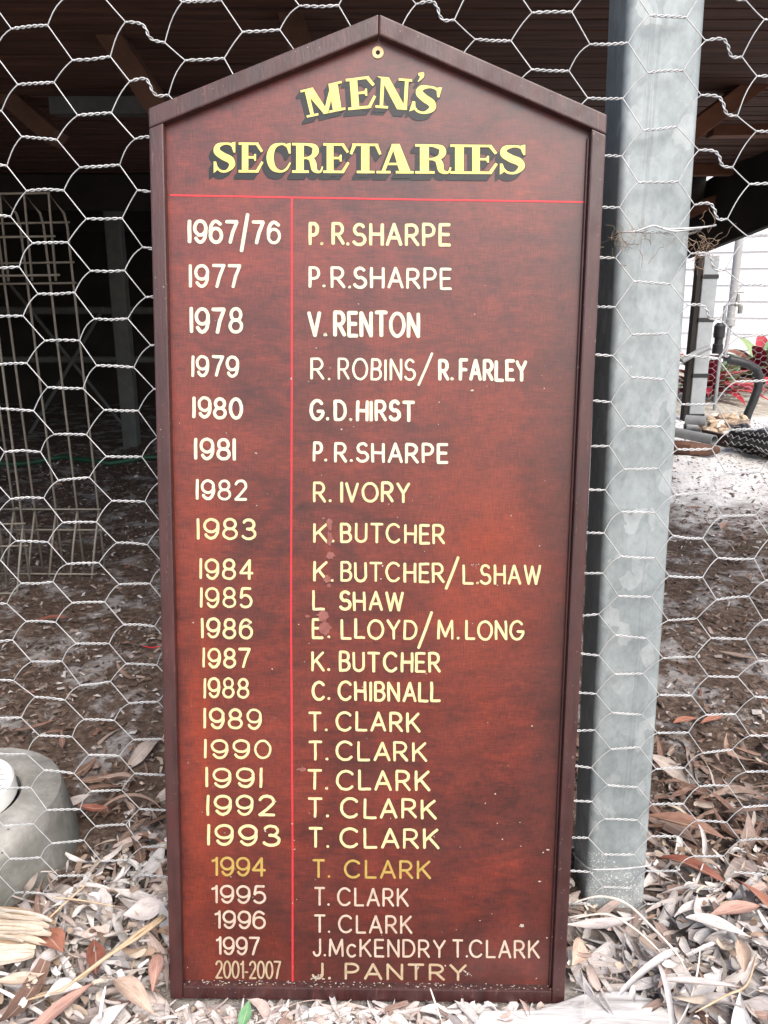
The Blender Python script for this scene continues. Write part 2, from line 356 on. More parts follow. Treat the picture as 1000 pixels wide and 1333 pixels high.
def mat_ground():
    m = NT('ground_soil'); v = m.coord(); s3 = m.new('ShaderNodeSeparateXYZ'); m.link(v, s3.inputs[0]); X, Y = s3.outputs[0], s3.outputs[1]
    big = m.noise(v, 2.6, 5, .6); mid = m.noise(v, 9, 6, .65); fine = m.noise(v, 70, 6, .7)
    soil = m.ramp(fine, [(.3, (.048, .032, .024)), (.5, (.11, .076, .058)), (.72, (.21, .165, .135))])
    ash = m.ramp(fine, [(.3, (.20, .185, .18)), (.7, (.46, .44, .43))])
    soil = m.mix(m.ramp(mid, [(.51, 0.0), (.60, .9)]), soil, ash)
    sand = m.ramp(fine, [(.3, (.56, .545, .53)), (.6, (.80, .79, .78))])
    sand = m.mix(m.math('MULTIPLY', m.math('GREATER_THAN', m.noise(m.coord((1, .8, 1)), 60, 4, .6), .60), .7), sand, (.16, .13, .115))
    # the white sand begins about two metres behind the fence, on the right-hand side
    edge = m.math('ADD', Y, m.math('MULTIPLY', m.math('SUBTRACT', mid, .5), 1.5))
    ms = m.math('MULTIPLY', m.math('MULTIPLY', m.math('SUBTRACT', edge, 1.62), 1.5, True), m.math('MULTIPLY', m.math('SUBTRACT', X, .35), 2.5, True))
    yard = m.ramp(m.noise(v, 22, 6, .7), [(.3, (.20, .165, .12)), (.5, (.40, .36, .29)), (.66, (.54, .51, .45)), (.78, (.22, .27, .12))])
    sand = m.mix(m.math('MULTIPLY', m.math('SUBTRACT', Y, 4.25), 4.0, True), sand, yard)
    c = m.mix(ms, soil, sand)
    # pale sandy humus this side of the fence
    mf = m.math('MULTIPLY', m.math('SUBTRACT', m.math('MULTIPLY', m.math('SUBTRACT', mid, .5), .25), m.math('ADD', Y, -.03)), 14, True)
    c = m.mix(mf, c, m.ramp(fine, [(.3, (.14, .115, .10)), (.65, (.42, .39, .36))]))
    m.bump(m.math('ADD', fine, mid), .8, .012)
    return m.set(c, .95, 0, .2)
M['ground'] = mat_ground()

# ------------------------------------------------------------------ ground sheet
def gz(x, y):
    a = .010 * math.sin(7.1 * x + 1.3) * math.sin(6.3 * y + .4) + .006 * math.sin(17 * x + 5 * y) + .004 * math.sin(31 * x - 23 * y)
    k = min(1.0, max(0.0, (abs(y + .07) - .10) / .25))
    return a * k - .004
def axis(lo, hi, step, far):
    a = list(np.arange(lo, hi + 1e-6, step)); d = step; x = a[-1]
    while x < far: d *= 1.35; x += d; a.append(x)
    d = step; x = a[0]
    while x > -far: d *= 1.35; x -= d; a.insert(0, x)
    return a
xs, ys = axis(-1.6, 1.8, .04, 90), axis(-.9, 3.2, .04, 120)
g = MB()
for y in ys:
    for x in xs: g.v.append((x, y, gz(x, y) if abs(x) < 6 and abs(y) < 9 else -.004))
nx = len(xs)
for j in range(len(ys) - 1):
    for i in range(nx - 1): g.f.append((j*nx+i, j*nx+i+1, (j+1)*nx+i+1, (j+1)*nx+i))
go = g.build('ground', M['ground'], smooth=True); go['kind'] = 'structure'; go['label'] = 'brown mulch and pale sand under and behind the wire fence'

# ------------------------------------------------------------------ the raised house seen from underneath
house = empty('raised_house', (-.8, 2.6, 0), 'dark timber underside of a raised house behind the wire fence', 'house')
def hpart(mb, name, mat, **k):
    mb.v = [(v[0] + .8, v[1] - 2.6, v[2]) for v in mb.v]; return mb.build(name, mat, house, **k)
b = MB(); y = .04
while y < 5.0:
    wd = .066 + random.uniform(-.004, .004)
    b.box((-4.6, y, 1.30 + random.uniform(0, .004)), (1.505, y + wd - .007, 1.325)); y += wd
hpart(b, 'floor_boards', M['boards'])
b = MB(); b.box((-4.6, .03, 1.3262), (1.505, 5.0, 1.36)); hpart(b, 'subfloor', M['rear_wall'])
def timber(name, a, c, wd, ht, mat, up=(0, 0, 1)):
    b = MB(); b.bar(a, c, wd, ht, up); return hpart(b, name, mat, bevel=.004)
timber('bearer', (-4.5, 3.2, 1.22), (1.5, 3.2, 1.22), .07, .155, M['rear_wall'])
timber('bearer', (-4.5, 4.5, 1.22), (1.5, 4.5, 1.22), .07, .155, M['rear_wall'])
timber('brace', on_y(88, -40, 1.15), on_y(228, 172, 1.15), .05, .085, M['timber'], (0, -1, 0))
timber('brace', on_y(-55, 66, 1.7), on_y(76, 182, 1.7), .05, .11, M['timber'], (0, -1, 0))
timber('brace', on_y(366, -30, 1.0), on_y(398, 90, 1.0), .05, .055, M['timber'], (0, -1, 0))
timber('brace', on_y(640, -40, 1.3), on_y(590, 100, 1.3), .05, .05, M['timber'], (0, -1, 0))
timber('brace', on_y(1100, 22, 1.6), on_y(770, 268, 1.6), .05, .10, M['timber_red'], (0, -1, 0))
timber('joist', on_y(925, 163, 2.1), on_y(1120, 160, 2.1), .06, .075, M['timber_red'])
timber('joist', on_y(840, 222, 2.9), on_y(1120, 218, 2.9), .05, .05, M['timber_red'])
timber('brace', on_y(880, 284, 3.1), on_y(1090, 190, 3.1), .05, .11, M['timber_red'], (0, -1, 0))
timber('ledger', on_y(945, 135, 1.95), on_y(1120, 133, 1.95), .03, .06, M['rail'])
fa, fb = on_x(925, 322, 1.52), on_x(1000, 292, 1.52); dv = (fb - fa).normalized()
timber('fascia', fa - dv * .3 + Vector((0, 0, .15)), fb + dv * 1.9 + Vector((0, 0, .15)), .03, .32, M['rear_wall'])
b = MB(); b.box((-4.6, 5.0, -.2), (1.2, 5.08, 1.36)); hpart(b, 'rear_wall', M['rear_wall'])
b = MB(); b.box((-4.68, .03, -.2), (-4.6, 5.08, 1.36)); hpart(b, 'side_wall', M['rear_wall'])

# stump, rails and hose under the house
def rounded_rect(cx, cy, hw, hd, r, n=4):
    pts = []
    for sx, sy, a0 in ((1, 1, 0), (-1, 1, 90), (-1, -1, 180), (1, -1, 270)):
        for k in range(n + 1):
            a = R(a0 + 90 * k / n); pts.append((cx + sx * (hw - r) + r * math.cos(a), cy + sy * (hd - r) + r * math.sin(a)))
    return pts
def prism_post(mb, sections):
    """sections: list of (z, outline points)"""
    n = len(sections[0][1]); b0 = len(mb.v)
    for z, pts in sections: mb.v += [(p[0], p[1], z) for p in pts]
    for i in range(len(sections) - 1):
        for k in range(n): mb.f.append((b0+i*n+k, b0+i*n+(k+1) % n, b0+(i+1)*n+(k+1) % n, b0+(i+1)*n+k))
    mb.f.append(tuple(b0+k for k in range(n))[::-1]); mb.f.append(tuple(b0+(len(sections)-1)*n+k for k in range(n)))
sp = on_z(172, 578); st = empty('steel_stump', (sp.x, sp.y, 0), 'dim grey steel stump holding up the dark house on the left', 'post')
b = MB(); prism_post(b, [(-.05, rounded_rect(0, 0, .038, .038, .006)), (1.29, rounded_rect(0, 0, .038, .038, .006))]); b.build('shaft', M['stump'], st, smooth='angle')
b = MB(); b.box((-.07, -.07, 1.292), (.07, .07, 1.2985)); b.build('cap_plate', M['stump'], st)
for nm, (p0, p1, yy, rr), lb in (('steel_rail', (-60, 400, 4.2, .024), 'upper dull grey rail crossing the dark space behind the wire trellises'),
                                 ('steel_rail', (-60, 464, 4.0, .020), 'lower dull grey rail crossing the dark space behind the wire trellises')):
    a = on_y(p0, p1 + 4, yy); b = MB(); b.tube([a, (1.2, yy, a.z)], rr, 10)
    tag(b.build(nm, M['rail'], smooth='angle'), lb, 'rail', 'grey rails under the house')
a, c = on_y(68, 139, 1.6), on_y(215, 137, 1.6); b = MB(); b.bar(a, c + Vector((.6, 0, 0)), .05, .045)
tag(b.build('steel_channel', M['stump'], bevel=.003), 'short grey-green steel channel under the floor boards at upper left', 'channel')
for (p0, q0), (p1, q1), yy, lb in (((18, 600), (135, 400), 3.7, 'thin dark brace rod rising to the right behind the wire trellises'),
                                   ((5, 360), (165, 560), 3.75, 'thin dark brace rod falling to the right behind the wire trellises')):
    b = MB(); b.tube([on_y(p0, q0, yy), on_y(p1, q1, yy)], .010, 6); tag(b.build('brace_rod', M['rail']), lb, 'rod')
b = MB(); pts = []
for i in range(22):
    p = on_z(-40 + 14 * i, 604 + 3 * math.sin(i * .6)); pts.append(Vector((p.x, p.y, gz(p.x, p.y) + .02)))
b.tube(pts, .011, 8); tag(b.build('garden_hose', M['hose'], smooth='angle'), 'green garden hose lying on the dark soil under the house', 'hose')

# ------------------------------------------------------------------ roll-top wire panels leaning under the house
def wire_panel(origin, wd, ht, n, yaw, lean, label):
    e = empty('wire_trellis', origin, label, 'trellis', 'roll-top wire trellises', (lean, 0, yaw))
    r = .0032; off = .055
    for i in range(n):
        x = -wd / 2 + wd * i / (n - 1); up = MB()
        up.tube([(x, .0, -.01), (x, 0, ht * .55), (x, 0, ht - .03), (x + .004, -.02, ht), (x - .008, -off * 1.2, ht + .04), (x - .016, -off * 1.15, ht - .16)], r, 5)
        up.build('upright_wire', M['wire_dull'], e, smooth=True)
        up = MB(); up.tube([(x - .012, -.065, .0), (x - .006, -.03, .10), (x, -.003, .17)], r, 5); up.build('foot_wire', M['wire_dull'], e, smooth=True)
    for z, yy, o1 in ((ht - .025, -.006, 0), (ht - .12, -.005, 0), (ht - .17, -.005, 0), (.18, -.006, 0), (.12, -.006, 0), (ht + .038, -off * 1.2 - .006, -.012), (ht - .06, -off * 1.18 - .006, -.012), (ht - .15, -off * 1.15 - .006, -.012), (.012, -.066, -.012)):
        cr = MB(); cr.tube([(-wd / 2 - .01 + o1, yy, z), (wd / 2 + .01 + o1, yy, z + .004)], r * .9, 5); cr.build('cross_wire', M['wire_dull'], e, smooth=True)
    return e
p1 = on_z(60, 742); p2 = on_z(-50, 765); p3 = on_z(-30, 778)
wire_panel((p1.x + .02, p1.y, 0), .30, .95, 6, R(-3), R(2), 'rusty grey roll-top wire trellis standing nearest the board')
wire_panel((p2.x + .04, p2.y - .02, 0), .30, .90, 6, R(3), R(1), 'rusty grey roll-top wire trellis at the left edge, between the other two')
wire_panel((p3.x - .12, p3.y + .12, 0), .30, .97, 6, R(-5), R(4), 'rusty grey roll-top wire trellis mostly hidden beyond the left edge')

# ------------------------------------------------------------------ galvanised post and wire netting
PSL = -.0257
def post_x(z): return .2577 + PSL * z
post = empty('fence_post', (post_x(0) + .0375, .0465, 0), 'square galvanised steel fence post behind the wire netting, right of the board', 'post')
b = MB(); secs = []
for i in range(13):
    z = -.08 + i * .145
    secs.append((z, rounded_rect(PSL * z, 0, .0375, .0375, .008, 5)))
prism_post(b, secs); b.build('shaft', M['galv'], post, smooth='angle')

NP, ND, NH = .0485, .0548, .0180
def shear(x, z):
    k = min(1.0, max(0.0, x / .25)); return x + (1.0 - z) * .026 * k
netv = MB(); tw = MB()
jit = {}
def jt(k, n, s):
    if (k, n, s) not in jit: jit[(k, n, s)] = (random.gauss(0, .0011), random.gauss(0, .0013), random.gauss(0, .0012))
    return jit[(k, n, s)]
def kinked(k, z): return (k == 2 and z > .86) or (k == 12 and z > .70) or (k == 7 and z > 1.0)
def cell_z(k, n):
    xc = -.335 + ND * k; return .997 - NP * n - (NP / 2 if k % 2 else 0) - .0255 * (xc + .335)
def node(k, n, s):
    xc = -.335 + ND * k; z = cell_z(k, n); j = jt(k, n, s); x = xc + s * NH
    if kinked(k, z):
        if s > 0: z -= .010; x -= .001
        else: z += .005
    push = -.05 * min(1, max(0, (-.49 - x) / .06)) * min(1, max(0, (.19 - z) / .08))      # the netting bellies out over the concrete collar
    return Vector((shear(x, z) + j[0], -.0015 + j[2] + push, z + j[1]))
K0, K1, N0, N1 = -5, 19, -8, 21
def twist(mb, path, r=.00070, hr=.00095, turns=6, n=5, per=5):
    pts = [Vector(p) for p in path]; L = [0]
    for i in range(len(pts) - 1): L.append(L[-1] + (pts[i+1] - pts[i]).length)
    m = turns * per
    for ph in (0, math.pi):
        out = []
        for i in range(m + 1):
            s = L[-1] * i / m; j = 0
            while j < len(L) - 2 and L[j+1] < s: j += 1
            t = (s - L[j]) / max(1e-9, L[j+1] - L[j]); p = pts[j].lerp(pts[j+1], t)
            d = (pts[j+1] - pts[j]).normalized(); u = d.cross(Vector((0, 1, 0))).normalized()
            a = ph + turns * math.pi * i / m * 1.0
            e = min(1.0, min(i, m - i) / 1.5)
            out.append(p + (u * math.cos(a) + Vector((0, 1, 0)) * math.sin(a)) * hr * e)
        mb.tube(out, r, n)
for k in range(K0, K1 + 1):
    for n in range(N0, N1 + 1):
        z = cell_z(k, n)
        if z < -.03: continue
        a, c = node(k, n, -1), node(k, n, 1); d = c - a
        if kinked(k, z):
            jz = random.gauss(1, .12); path = [a, a + d * .28 + Vector((0, 0, .0050 * jz)), a + d * .46 + Vector((0, -.002, .0062 * jz)), a + d * .57 + Vector((0, -.004, .002)), a + d * .60 + Vector((0, -.004, -.0025)), a + d * .72 + Vector((0, -.002, -.0042 * jz)), c]
            twist(tw, path, turns=7)
        else:
            twist(tw, [a, a + d * .5 + Vector((0, 0, random.gauss(0, .0006))), c], turns=random.choice((5, 6, 6)))
        for dz in (0, 1):      # two single wires to the next column
            m = n - (1 if k % 2 == 0 else 0) + dz
            if k + 1 > K1 or not (N0 <= m <= N1): continue
            q = node(k + 1, m, -1)
            if q.z < -.04: continue
            bow = random.gauss(.0013, .0005) if q.z > c.z else random.gauss(-.0004, .0004)
            pts = []
            for i in range(6):
                t = i / 5; p = c.lerp(q, t); bb = math.sin(math.pi * t) * bow * (1 + .5 * t)
                pts.append(p + Vector((-bb * .7, 0, bb)))
            netv.tube(pts, .00060, 5, caps=False)
net = empty('wire_netting', (0, 0, 0), 'silver hexagonal chicken wire netting stretched across the front of the steel post', 'wire fence')
netv.build('single_wires', M['wire'], net, smooth=True); tw.build('twisted_wires', M['wire'], net, smooth=True)

def tie(label, pts, r=.0011):
    b = MB(); 
    sm = []
    for i in range(len(pts) - 1):
        p0 = pts[max(i-1, 0)]; p1 = pts[i]; p2 = pts[i+1]; p3 = pts[min(i+2, len(pts)-1)]
        for j in range(6):
            t = j / 6; sm.append(.5 * ((2*p1) + (p2-p0)*t + (2*p0-5*p1+4*p2-p3)*t*t + (-p0+3*p1-3*p2+p3)*t**3))
    sm.append(pts[-1]); b.tube(sm, r, 6); return tag(b.build('tie_wire', M['wire'], smooth=True), label, 'wire', 'wire ties round the post')
f = lambda x, y, Y=-.004: on_y(x, y, Y)
tie('loose upper tie wire looped round the steel post above head of the fibre tangle',
    [f(932, 293, .004), f(921, 295, .001), f(900, 297), f(868, 298), f(850, 294, -.006), f(828, 301, -.005), f(806, 303, .004), f(790, 314, .05), f(784, 318, .09), f(840, 316, .094), f(896, 305, .09), f(908, 300, .05), f(911, 297, .002), f(880, 301), f(862, 297, -.007)])
tie('lower tie wire looped round the foot of the steel post',
    [f(846, 1118, .04), f(846, 1126, -.003), f(822, 1130), f(790, 1132), f(768, 1131, -.003), f(756, 1122, .03), f(750, 1110, .09), f(800, 1112, .09), f(845, 1116, .05)])
b = MB()
for i in range(60):
    if random.random() < .55: c = on_y(random.gauss(914, 7), random.gauss(322, 13), random.uniform(-.006, .01))
    else: c = on_y(random.gauss(822, 22), random.gauss(308, 12), -.004)
    pts = [c]; d = Vector((random.gauss(0, 1), random.gauss(0, .25), random.gauss(0, 1))).normalized() * .004
    for k in range(random.randint(3, 7)):
        d = (d + Vector((random.gauss(0, .003), random.gauss(0, .0008), random.gauss(0, .003)))).normalized() * .004
        q = pts[-1] + d; q.y = min(max(q.y, -.008), .012 if q.x > .315 else -.001); pts.append(q)
    b.tube(pts, .00028, 3)
tag(b.build('dry_fibre_tangle', M['fibre']), 'tangle of dry brown plant fibres caught in the upper tie wire on the post', 'plant debris')

# ------------------------------------------------------------------ the honour board
Q = dict(x0=-.018458, y0=-.137794, yaw=R(-.0613), lean=R(7.2246), roll=R(.7678), w=.434210, hs=.926984, ha=1.012803)
bR = Vector((math.cos(Q['yaw']), math.sin(Q['yaw']), 0))
bN = Vector((math.sin(Q['yaw']) * math.cos(Q['lean']), -math.cos(Q['yaw']) * math.cos(Q['lean']), math.sin(Q['lean'])))
bU = bN.cross(bR).normalized()
if bU.z < 0: bU = -bU
X_ = bR * math.cos(Q['roll']) - bU * math.sin(Q['roll']); Z_ = bU * math.cos(Q['roll']) + bR * math.sin(Q['roll'])
BO = Vector((Q['x0'], Q['y0'], .0004)); Y_ = -bN
board = empty('honour_board', BO, 'dark red house-shaped wooden honour board with yellow lettering, leaning on the wire netting', 'honour board',
              rot=Matrix((X_, Y_, Z_)).transposed().to_euler())
PN = -.010      # the panel lies this far behind the face of the frame
def bp(px, py, n=PN):
    r = sight(px, py); o = BO + bN * n; t = (o - CAM).dot(bN) / r.dot(bN); p = CAM + r * t - o
    return p.dot(X_), p.dot(Z_)
W2, HS, HA, T, TV = Q['w'] / 2, Q['hs'], Q['ha'], .0140, .0180
SLP = (HA - HS) / W2
def slab(mb, poly, n0, n1):
    """poly in board (u, v), counter-clockwise; from depth n0 (back) to n1 (front)"""
    k = len(poly); vs = [(u, -n0, v) for u, v in poly] + [(u, -n1, v) for u, v in poly]
    mb.add(vs, [tuple(range(k)), tuple(range(k, 2*k))[::-1]] + [(i, i + k, (i+1) % k + k, (i+1) % k) for i in range(k)])
b = MB(); e = .006
slab(b, [(-W2+e, e), (W2-e, e), (W2-e, HS-e), (0, HA-e*1.1), (-W2+e, HS-e)], -.019, PN)
panel = b.build('panel', M['panel'], board)
def frame(name, poly, bev=.0016):
    b = MB(); slab(b, poly, -.0195, 0); return b.build(name, M['frame'], board, bevel=bev)
G = .0003
frame('frame_stile', [(-W2, 0), (-W2+T, 0), (-W2+T, HS-TV+SLP*T-G), (-W2, HS-TV-G)])
frame('frame_stile', [(W2-T, 0), (W2, 0), (W2, HS-TV-G), (W2-T, HS-TV+SLP*T-G)])
frame('bottom_rail', [(-W2+T+G, .0008), (W2-T-G, .0008), (W2-T-G, .0160), (-W2+T+G, .0160)])
frame('gable_rail', [(-W2, HS-TV), (-G, HA-TV-G*SLP), (-G, HA), (-W2, HS)])
frame('gable_rail', [(G, HA-TV), (W2, HS-TV), (W2, HS), (G, HA)])
# thin inner bead along the right stile
for s in (1,):
    b = MB(); u = s * (W2 - T - .0012); slab(b, [(u-.0010, .0162), (u+.0010, .0162), (u+.0010, HS-TV-.001), (u-.0010, HS-TV-.001)], -.012, -.0062)
    b.build('inner_bead', M['frame'], board, bevel=.0007)

# --- drawn lettering: every stroke is a flat ribbon of paint on the panel
def flat(mb, pts2, n):
    return [(*((lambda q: (q[0], -n, q[1]))(bp(x, y))),) for x, y in pts2]
def ribbon(mb, pts, wd, n, closed=False, caps=True):
    """pts in photo pixels, wd: width or list of widths"""
    m = len(pts); ws = wd if isinstance(wd, (list, tuple)) else [wd] * m
    Lp, Rp = [], []
    for i in range(m):
        a = pts[(i-1) % m] if (closed or i > 0) else pts[i]; c = pts[(i+1) % m] if (closed or i < m-1) else pts[i]
        dx, dy = c[0]-a[0], c[1]-a[1]; L = math.hypot(dx, dy) or 1e-6; nx_, ny_ = -dy/L, dx/L; h = ws[i]/2
        Lp.append((pts[i][0]+nx_*h, pts[i][1]+ny_*h)); Rp.append((pts[i][0]-nx_*h, pts[i][1]-ny_*h))
    vs = Lp + Rp; fs = [(i, (i+1) % m, m+(i+1) % m, m+i) for i in range(m if closed else m-1)]
    if caps and not closed:
        for e, (i, j) in ((0, (0, 1)), (1, (m-1, m-2))):
            dx, dy = pts[i][0]-pts[j][0], pts[i][1]-pts[j][1]; L = math.hypot(dx, dy) or 1e-6; a0 = math.atan2(dy, dx); h = ws[i]/2
            k0 = len(vs); arc_ = [(pts[i][0]+h*.8*math.cos(a0+t)*(1 if abs(t) < 1.5 else 1), pts[i][1]+h*math.sin(a0+t)) for t in (-1.57, -.9, -.45, 0, .45, .9, 1.57)]
            arc_ = [(pts[i][0]+h*(math.cos(t)*.75*math.cos(a0)-math.sin(t)*math.sin(a0)), pts[i][1]+h*(math.cos(t)*.75*math.sin(a0)+math.sin(t)*math.cos(a0))) for t in (-1.57, -.95, -.45, 0, .45, .95, 1.57)]
            vs += arc_; fs.append(tuple(range(k0, k0+len(arc_))))
    mb.add(flat(mb, vs, n), fs)
def polyface(mb, pts, n): mb.add(flat(mb, pts, n), [tuple(range(len(pts)))])
def arc(cx, cy, rx, ry, a0, a1, n=14): return [(cx+rx*math.cos(R(a0+(a1-a0)*i/n)), cy+ry*math.sin(R(a0+(a1-a0)*i/n))) for i in range(n+1)]
def ell(cx, cy, rx, ry, n=24): return ['c'] + [(cx+rx*math.cos(2*math.pi*i/n), cy+ry*math.sin(2*math.pi*i/n)) for i in range(n)]
GL = {
 '1': (.02, [[(.01, 0), (.01, 1)]]), 'f1': (.24, [[(.22, 0), (.22, 1)], [(.22, .97), (.14, .86), (0, .82)]]),
 '2': (.58, [arc(.29, .72, .27, .28, 165, -25, 12) + [(.30, .30), (.02, 0)], [(.02, 0), (.58, 0)]]),
 '3': (.56, [arc(.27, .75, .24, .25, 155, -85, 14), [(.2, .52), (.3, .52)], arc(.27, .26, .29, .26, 85, -155, 14)]),
 '4': (.6, [[(.44, 0), (.44, 1)], [(.43, .99), (0, .32)], [(0, .31), (.6, .31)]]),
 '5': (.58, [[(.52, 1), (.14, 1)], [(.13, 1), (.06, .52)], [(.06, .5)] + arc(.29, .32, .29, .32, 125, -145, 14)]),
 '6': (.6, [ell(.3, .33, .3, .33), [(.55, .86)] + arc(.3, .5, .30, .5, 62, 200, 12)]),
 '7': (.56, [[(0, 1), (.56, 1)], [(.55, .99), (.34, .5), (.2, 0)]]),
 '8': (.58, [ell(.29, .75, .245, .25), ell(.29, .26, .29, .26)]),
 '9': (.6, [ell(.3, .67, .3, .33), arc(.3, .5, .30, .5, 20, -143, 12)]),
 '0': (.6, [ell(.3, .5, .3, .5)]), '/': (.34, [[(0, -.4), (.34, 1.33)]]), '-': (.22, [[(0, .36), (.22, .36)]]), '.': (.04, [[(.0, .035), (.04, .035)]]),
 'A': (.7, [[(0, 0), (.35, 1)], [(.35, 1), (.7, 0)], [(.12, .33), (.58, .33)]]),
 'B': (.55, [[(0, 0), (0, 1)], [(0, 1), (.26, 1)] + arc(.26, .76, .24, .24, 90, -90, 8) + [(0, .52)], [(.26, .52)] + arc(.27, .26, .28, .26, 90, -90, 8) + [(0, 0)]]),
 'C': (.78, [arc(.41, .5, .41, .5, 42, 318, 22)]), 'D': (.66, [[(0, 0), (0, 1)], [(0, 1), (.22, 1)] + arc(.24, .5, .42, .5, 90, -90, 14) + [(0, 0)]]),
 'E': (.5, [[(0, 0), (0, 1)], [(0, 1), (.49, 1)], [(0, .52), (.44, .52)], [(0, 0), (.5, 0)]]),
 'F': (.48, [[(0, 0), (0, 1)], [(0, 1), (.48, 1)], [(0, .5), (.42, .5)]]),
 'G': (.8, [arc(.41, .5, .41, .5, 42, 345, 22), [(.44, .43), (.80, .43)]]),
 'H': (.6, [[(0, 0), (0, 1)], [(.6, 0), (.6, 1)], [(0, .51), (.6, .51)]]), 'I': (.02, [[(.01, 0), (.01, 1)]]),
 'J': (.42, [[(.42, 1), (.42, .3)] + arc(.21, .25, .21, .25, 0, -175, 10)]),
 'K': (.6, [[(0, 0), (0, 1)], [(.58, 1), (.02, .40)], [(.20, .57), (.62, 0)]]), 'L': (.48, [[(0, 0), (0, 1)], [(0, 0), (.5, 0)]]),
 'M': (.78, [[(0, 0), (.04, 1)], [(.04, 1), (.39, .12)], [(.39, .12), (.74, 1)], [(.74, 1), (.78, 0)]]),
 'N': (.62, [[(0, 0), (0, 1)], [(0, 1), (.62, 0)], [(.62, 0), (.62, 1)]]), 'O': (.84, [ell(.42, .5, .42, .5)]),
 'P': (.54, [[(0, 0), (0, 1)], [(0, 1), (.26, 1)] + arc(.26, .72, .28, .28, 90, -90, 10) + [(0, .44)]]),
 'R': (.6, [[(0, 0), (0, 1)], [(0, 1), (.28, 1)] + arc(.28, .73, .27, .27, 90, -90, 10) + [(0, .46)], [(.26, .46), (.6, 0)]]),
 'S': (.58, [arc(.29, .745, .25, .255, 32, 255, 14) + arc(.28, .26, .30, .26, 78, -155, 14)]),
 'T': (.64, [[(0, 1), (.64, 1)], [(.32, 1), (.32, 0)]]), 'U': (.6, [[(0, 1), (0, .3)] + arc(.3, .29, .3, .29, 180, 360, 12) + [(.6, 1)]]),
 'V': (.66, [[(0, 1), (.33, 0)], [(.33, 0), (.66, 1)]]), 'W': (.95, [[(0, 1), (.24, 0)], [(.24, 0), (.475, .95)], [(.475, .95), (.71, 0)], [(.71, 0), (.95, 1)]]),
 'Y': (.66, [[(0, 1), (.33, .48)], [(.66, 1), (.33, .48)], [(.33, .48), (.33, 0)]]),
 'c': (.5, [arc(.27, .33, .27, .36, 45, 315, 16)])}
def write(mb, text, x0, x1, top, base, sw, gap=.24, slope=.012, hand=1.0, flag=False):
    H = base - top; ws = []; sw *= .83
    keys = [('f1' if (flag and ch == '1') else ch) for ch in text]
    nat = 0
    for i, ch in enumerate(keys):
        ws.append(GL[ch][0]); nat += GL[ch][0] + (gap * (.75 if ch in '.' else 1) if i < len(keys)-1 else 0)
    st = sw * H; hh = H - st; sx = (x1 - x0 - st) / max(nat, .02) if nat > .1 else hh
    x = x0 + st / 2; cnt = 0
    for ch, wd in zip(keys, ws):
        jx, jy, jh = random.gauss(0, .25) * hand, random.gauss(0, .35) * hand, 1 + random.gauss(0, .012) * hand
        lean = random.gauss(0, .012) * hand
        for s in GL[ch][1]:
            closed = s[0] == 'c'; pts = s[1:] if closed else s
            P = []
            if len(pts) == 2:   # straight strokes get a slight waver of the brush
                a, c = pts; pts = [(a[0]+(c[0]-a[0])*t, a[1]+(c[1]-a[1])*t) for t in (0, .33, .67, 1)]
            for px, py in pts:
                X = x + px*sx + jx + lean*py*hh; Y = base - st/2 - py*hh*jh + jy + slope*(x + px*sx - x0)
                P.append((X + random.gauss(0, .12) * hand, Y + random.gauss(0, .12) * hand))
            wv = st * (1 + random.gauss(0, .05) * hand)
            if ch == '.': ribbon(mb, P, st * 1.05, PN + .0004 + .00002 * (cnt % 8))
            else:
                k = [wv * (1 + .06 * hand * math.sin(3.1 * i / max(1, len(P)-1))) for i in range(len(P))] if not closed else wv
                ribbon(mb, P, k, PN + .0004 + .00002 * (cnt % 8), closed)
            cnt += 1
        x += (wd + gap * (.75 if ch == '.' else 1)) * sx
def z4(v, o=390): return o + v / 3.03
YEARS = [('1967/76', 244.7, 365.5, 285.5, 317.0, .165, 'cream'), ('1977', 245.9, 314.6, 343.3, 374.6, .155, 'cream'), ('1978', 247, 316.3, 399.4, 434, .15, 'cream'),
 ('1979', 249, 311.5, 462.4, 490.8, .155, 'cream'), ('1980', 250.4, 316.3, 516.7, 545.4, .17, 'cream'), ('1981', 253, 307.7, 569.6, 598.9, .165, 'cream'),
 ('1982', 255, 322.3, 622.9, 650.6, .15, 'cream'), ('1983', 256.2, 334, 674.3, 702.6, .15, 'yellow'), ('1984', 259.3, 330.4, 726.4, 754.2, .145, 'yellow'),
 ('1985', 260.2, 329.2, 764.4, 791.8, .145, 'yellow'), ('1986', 261.6, 329.6, 803.7, 831, .145, 'yellow'), ('1987', 263.1, 326.7, 842.6, 869.4, .15, 'yellow'),
 ('1988', 264.2, 324.4, 882.2, 909, .14, 'yellow'), ('1989', 264.8, 340.8, 921.2, 949, .145, 'yellow'), ('1990', 265.6, 353.6, 961.5, 987.5, .155, 'yellow'),
 ('1991', 266.9, 341.6, 998, 1025, .155, 'yellow'), ('1992', 268.5, 358.4, 1033.5, 1061.5, .155, 'yellow'), ('1993', 269.1, 365.1, 1072.4, 1101, .155, 'yellow'),
 ('1994', 275.2, 346.5, 1114.7, 1140.4, .15, 'gold'), ('1995', 274.8, 346.8, 1151.5, 1176, .15, 'silver'), ('1996', 279, 346.3, 1184.5, 1209, .15, 'silver'),
 ('1997', 280.8, 338.8, 1218.5, 1243, .15, 'silver'), ('2001-2007', 280, 366.3, 1249.7, 1273.7, .125, 'bronze')]
for t, x0, x1, tp, bs, sw, mt in YEARS:
    b = MB(); last = tp > 1110
    write(b, t, x0, x1, tp, bs, sw, gap=.26 if not last else .2, hand=.25 if last else 1.0, flag=last)
    b.build('year_lettering', M[mt], panel)
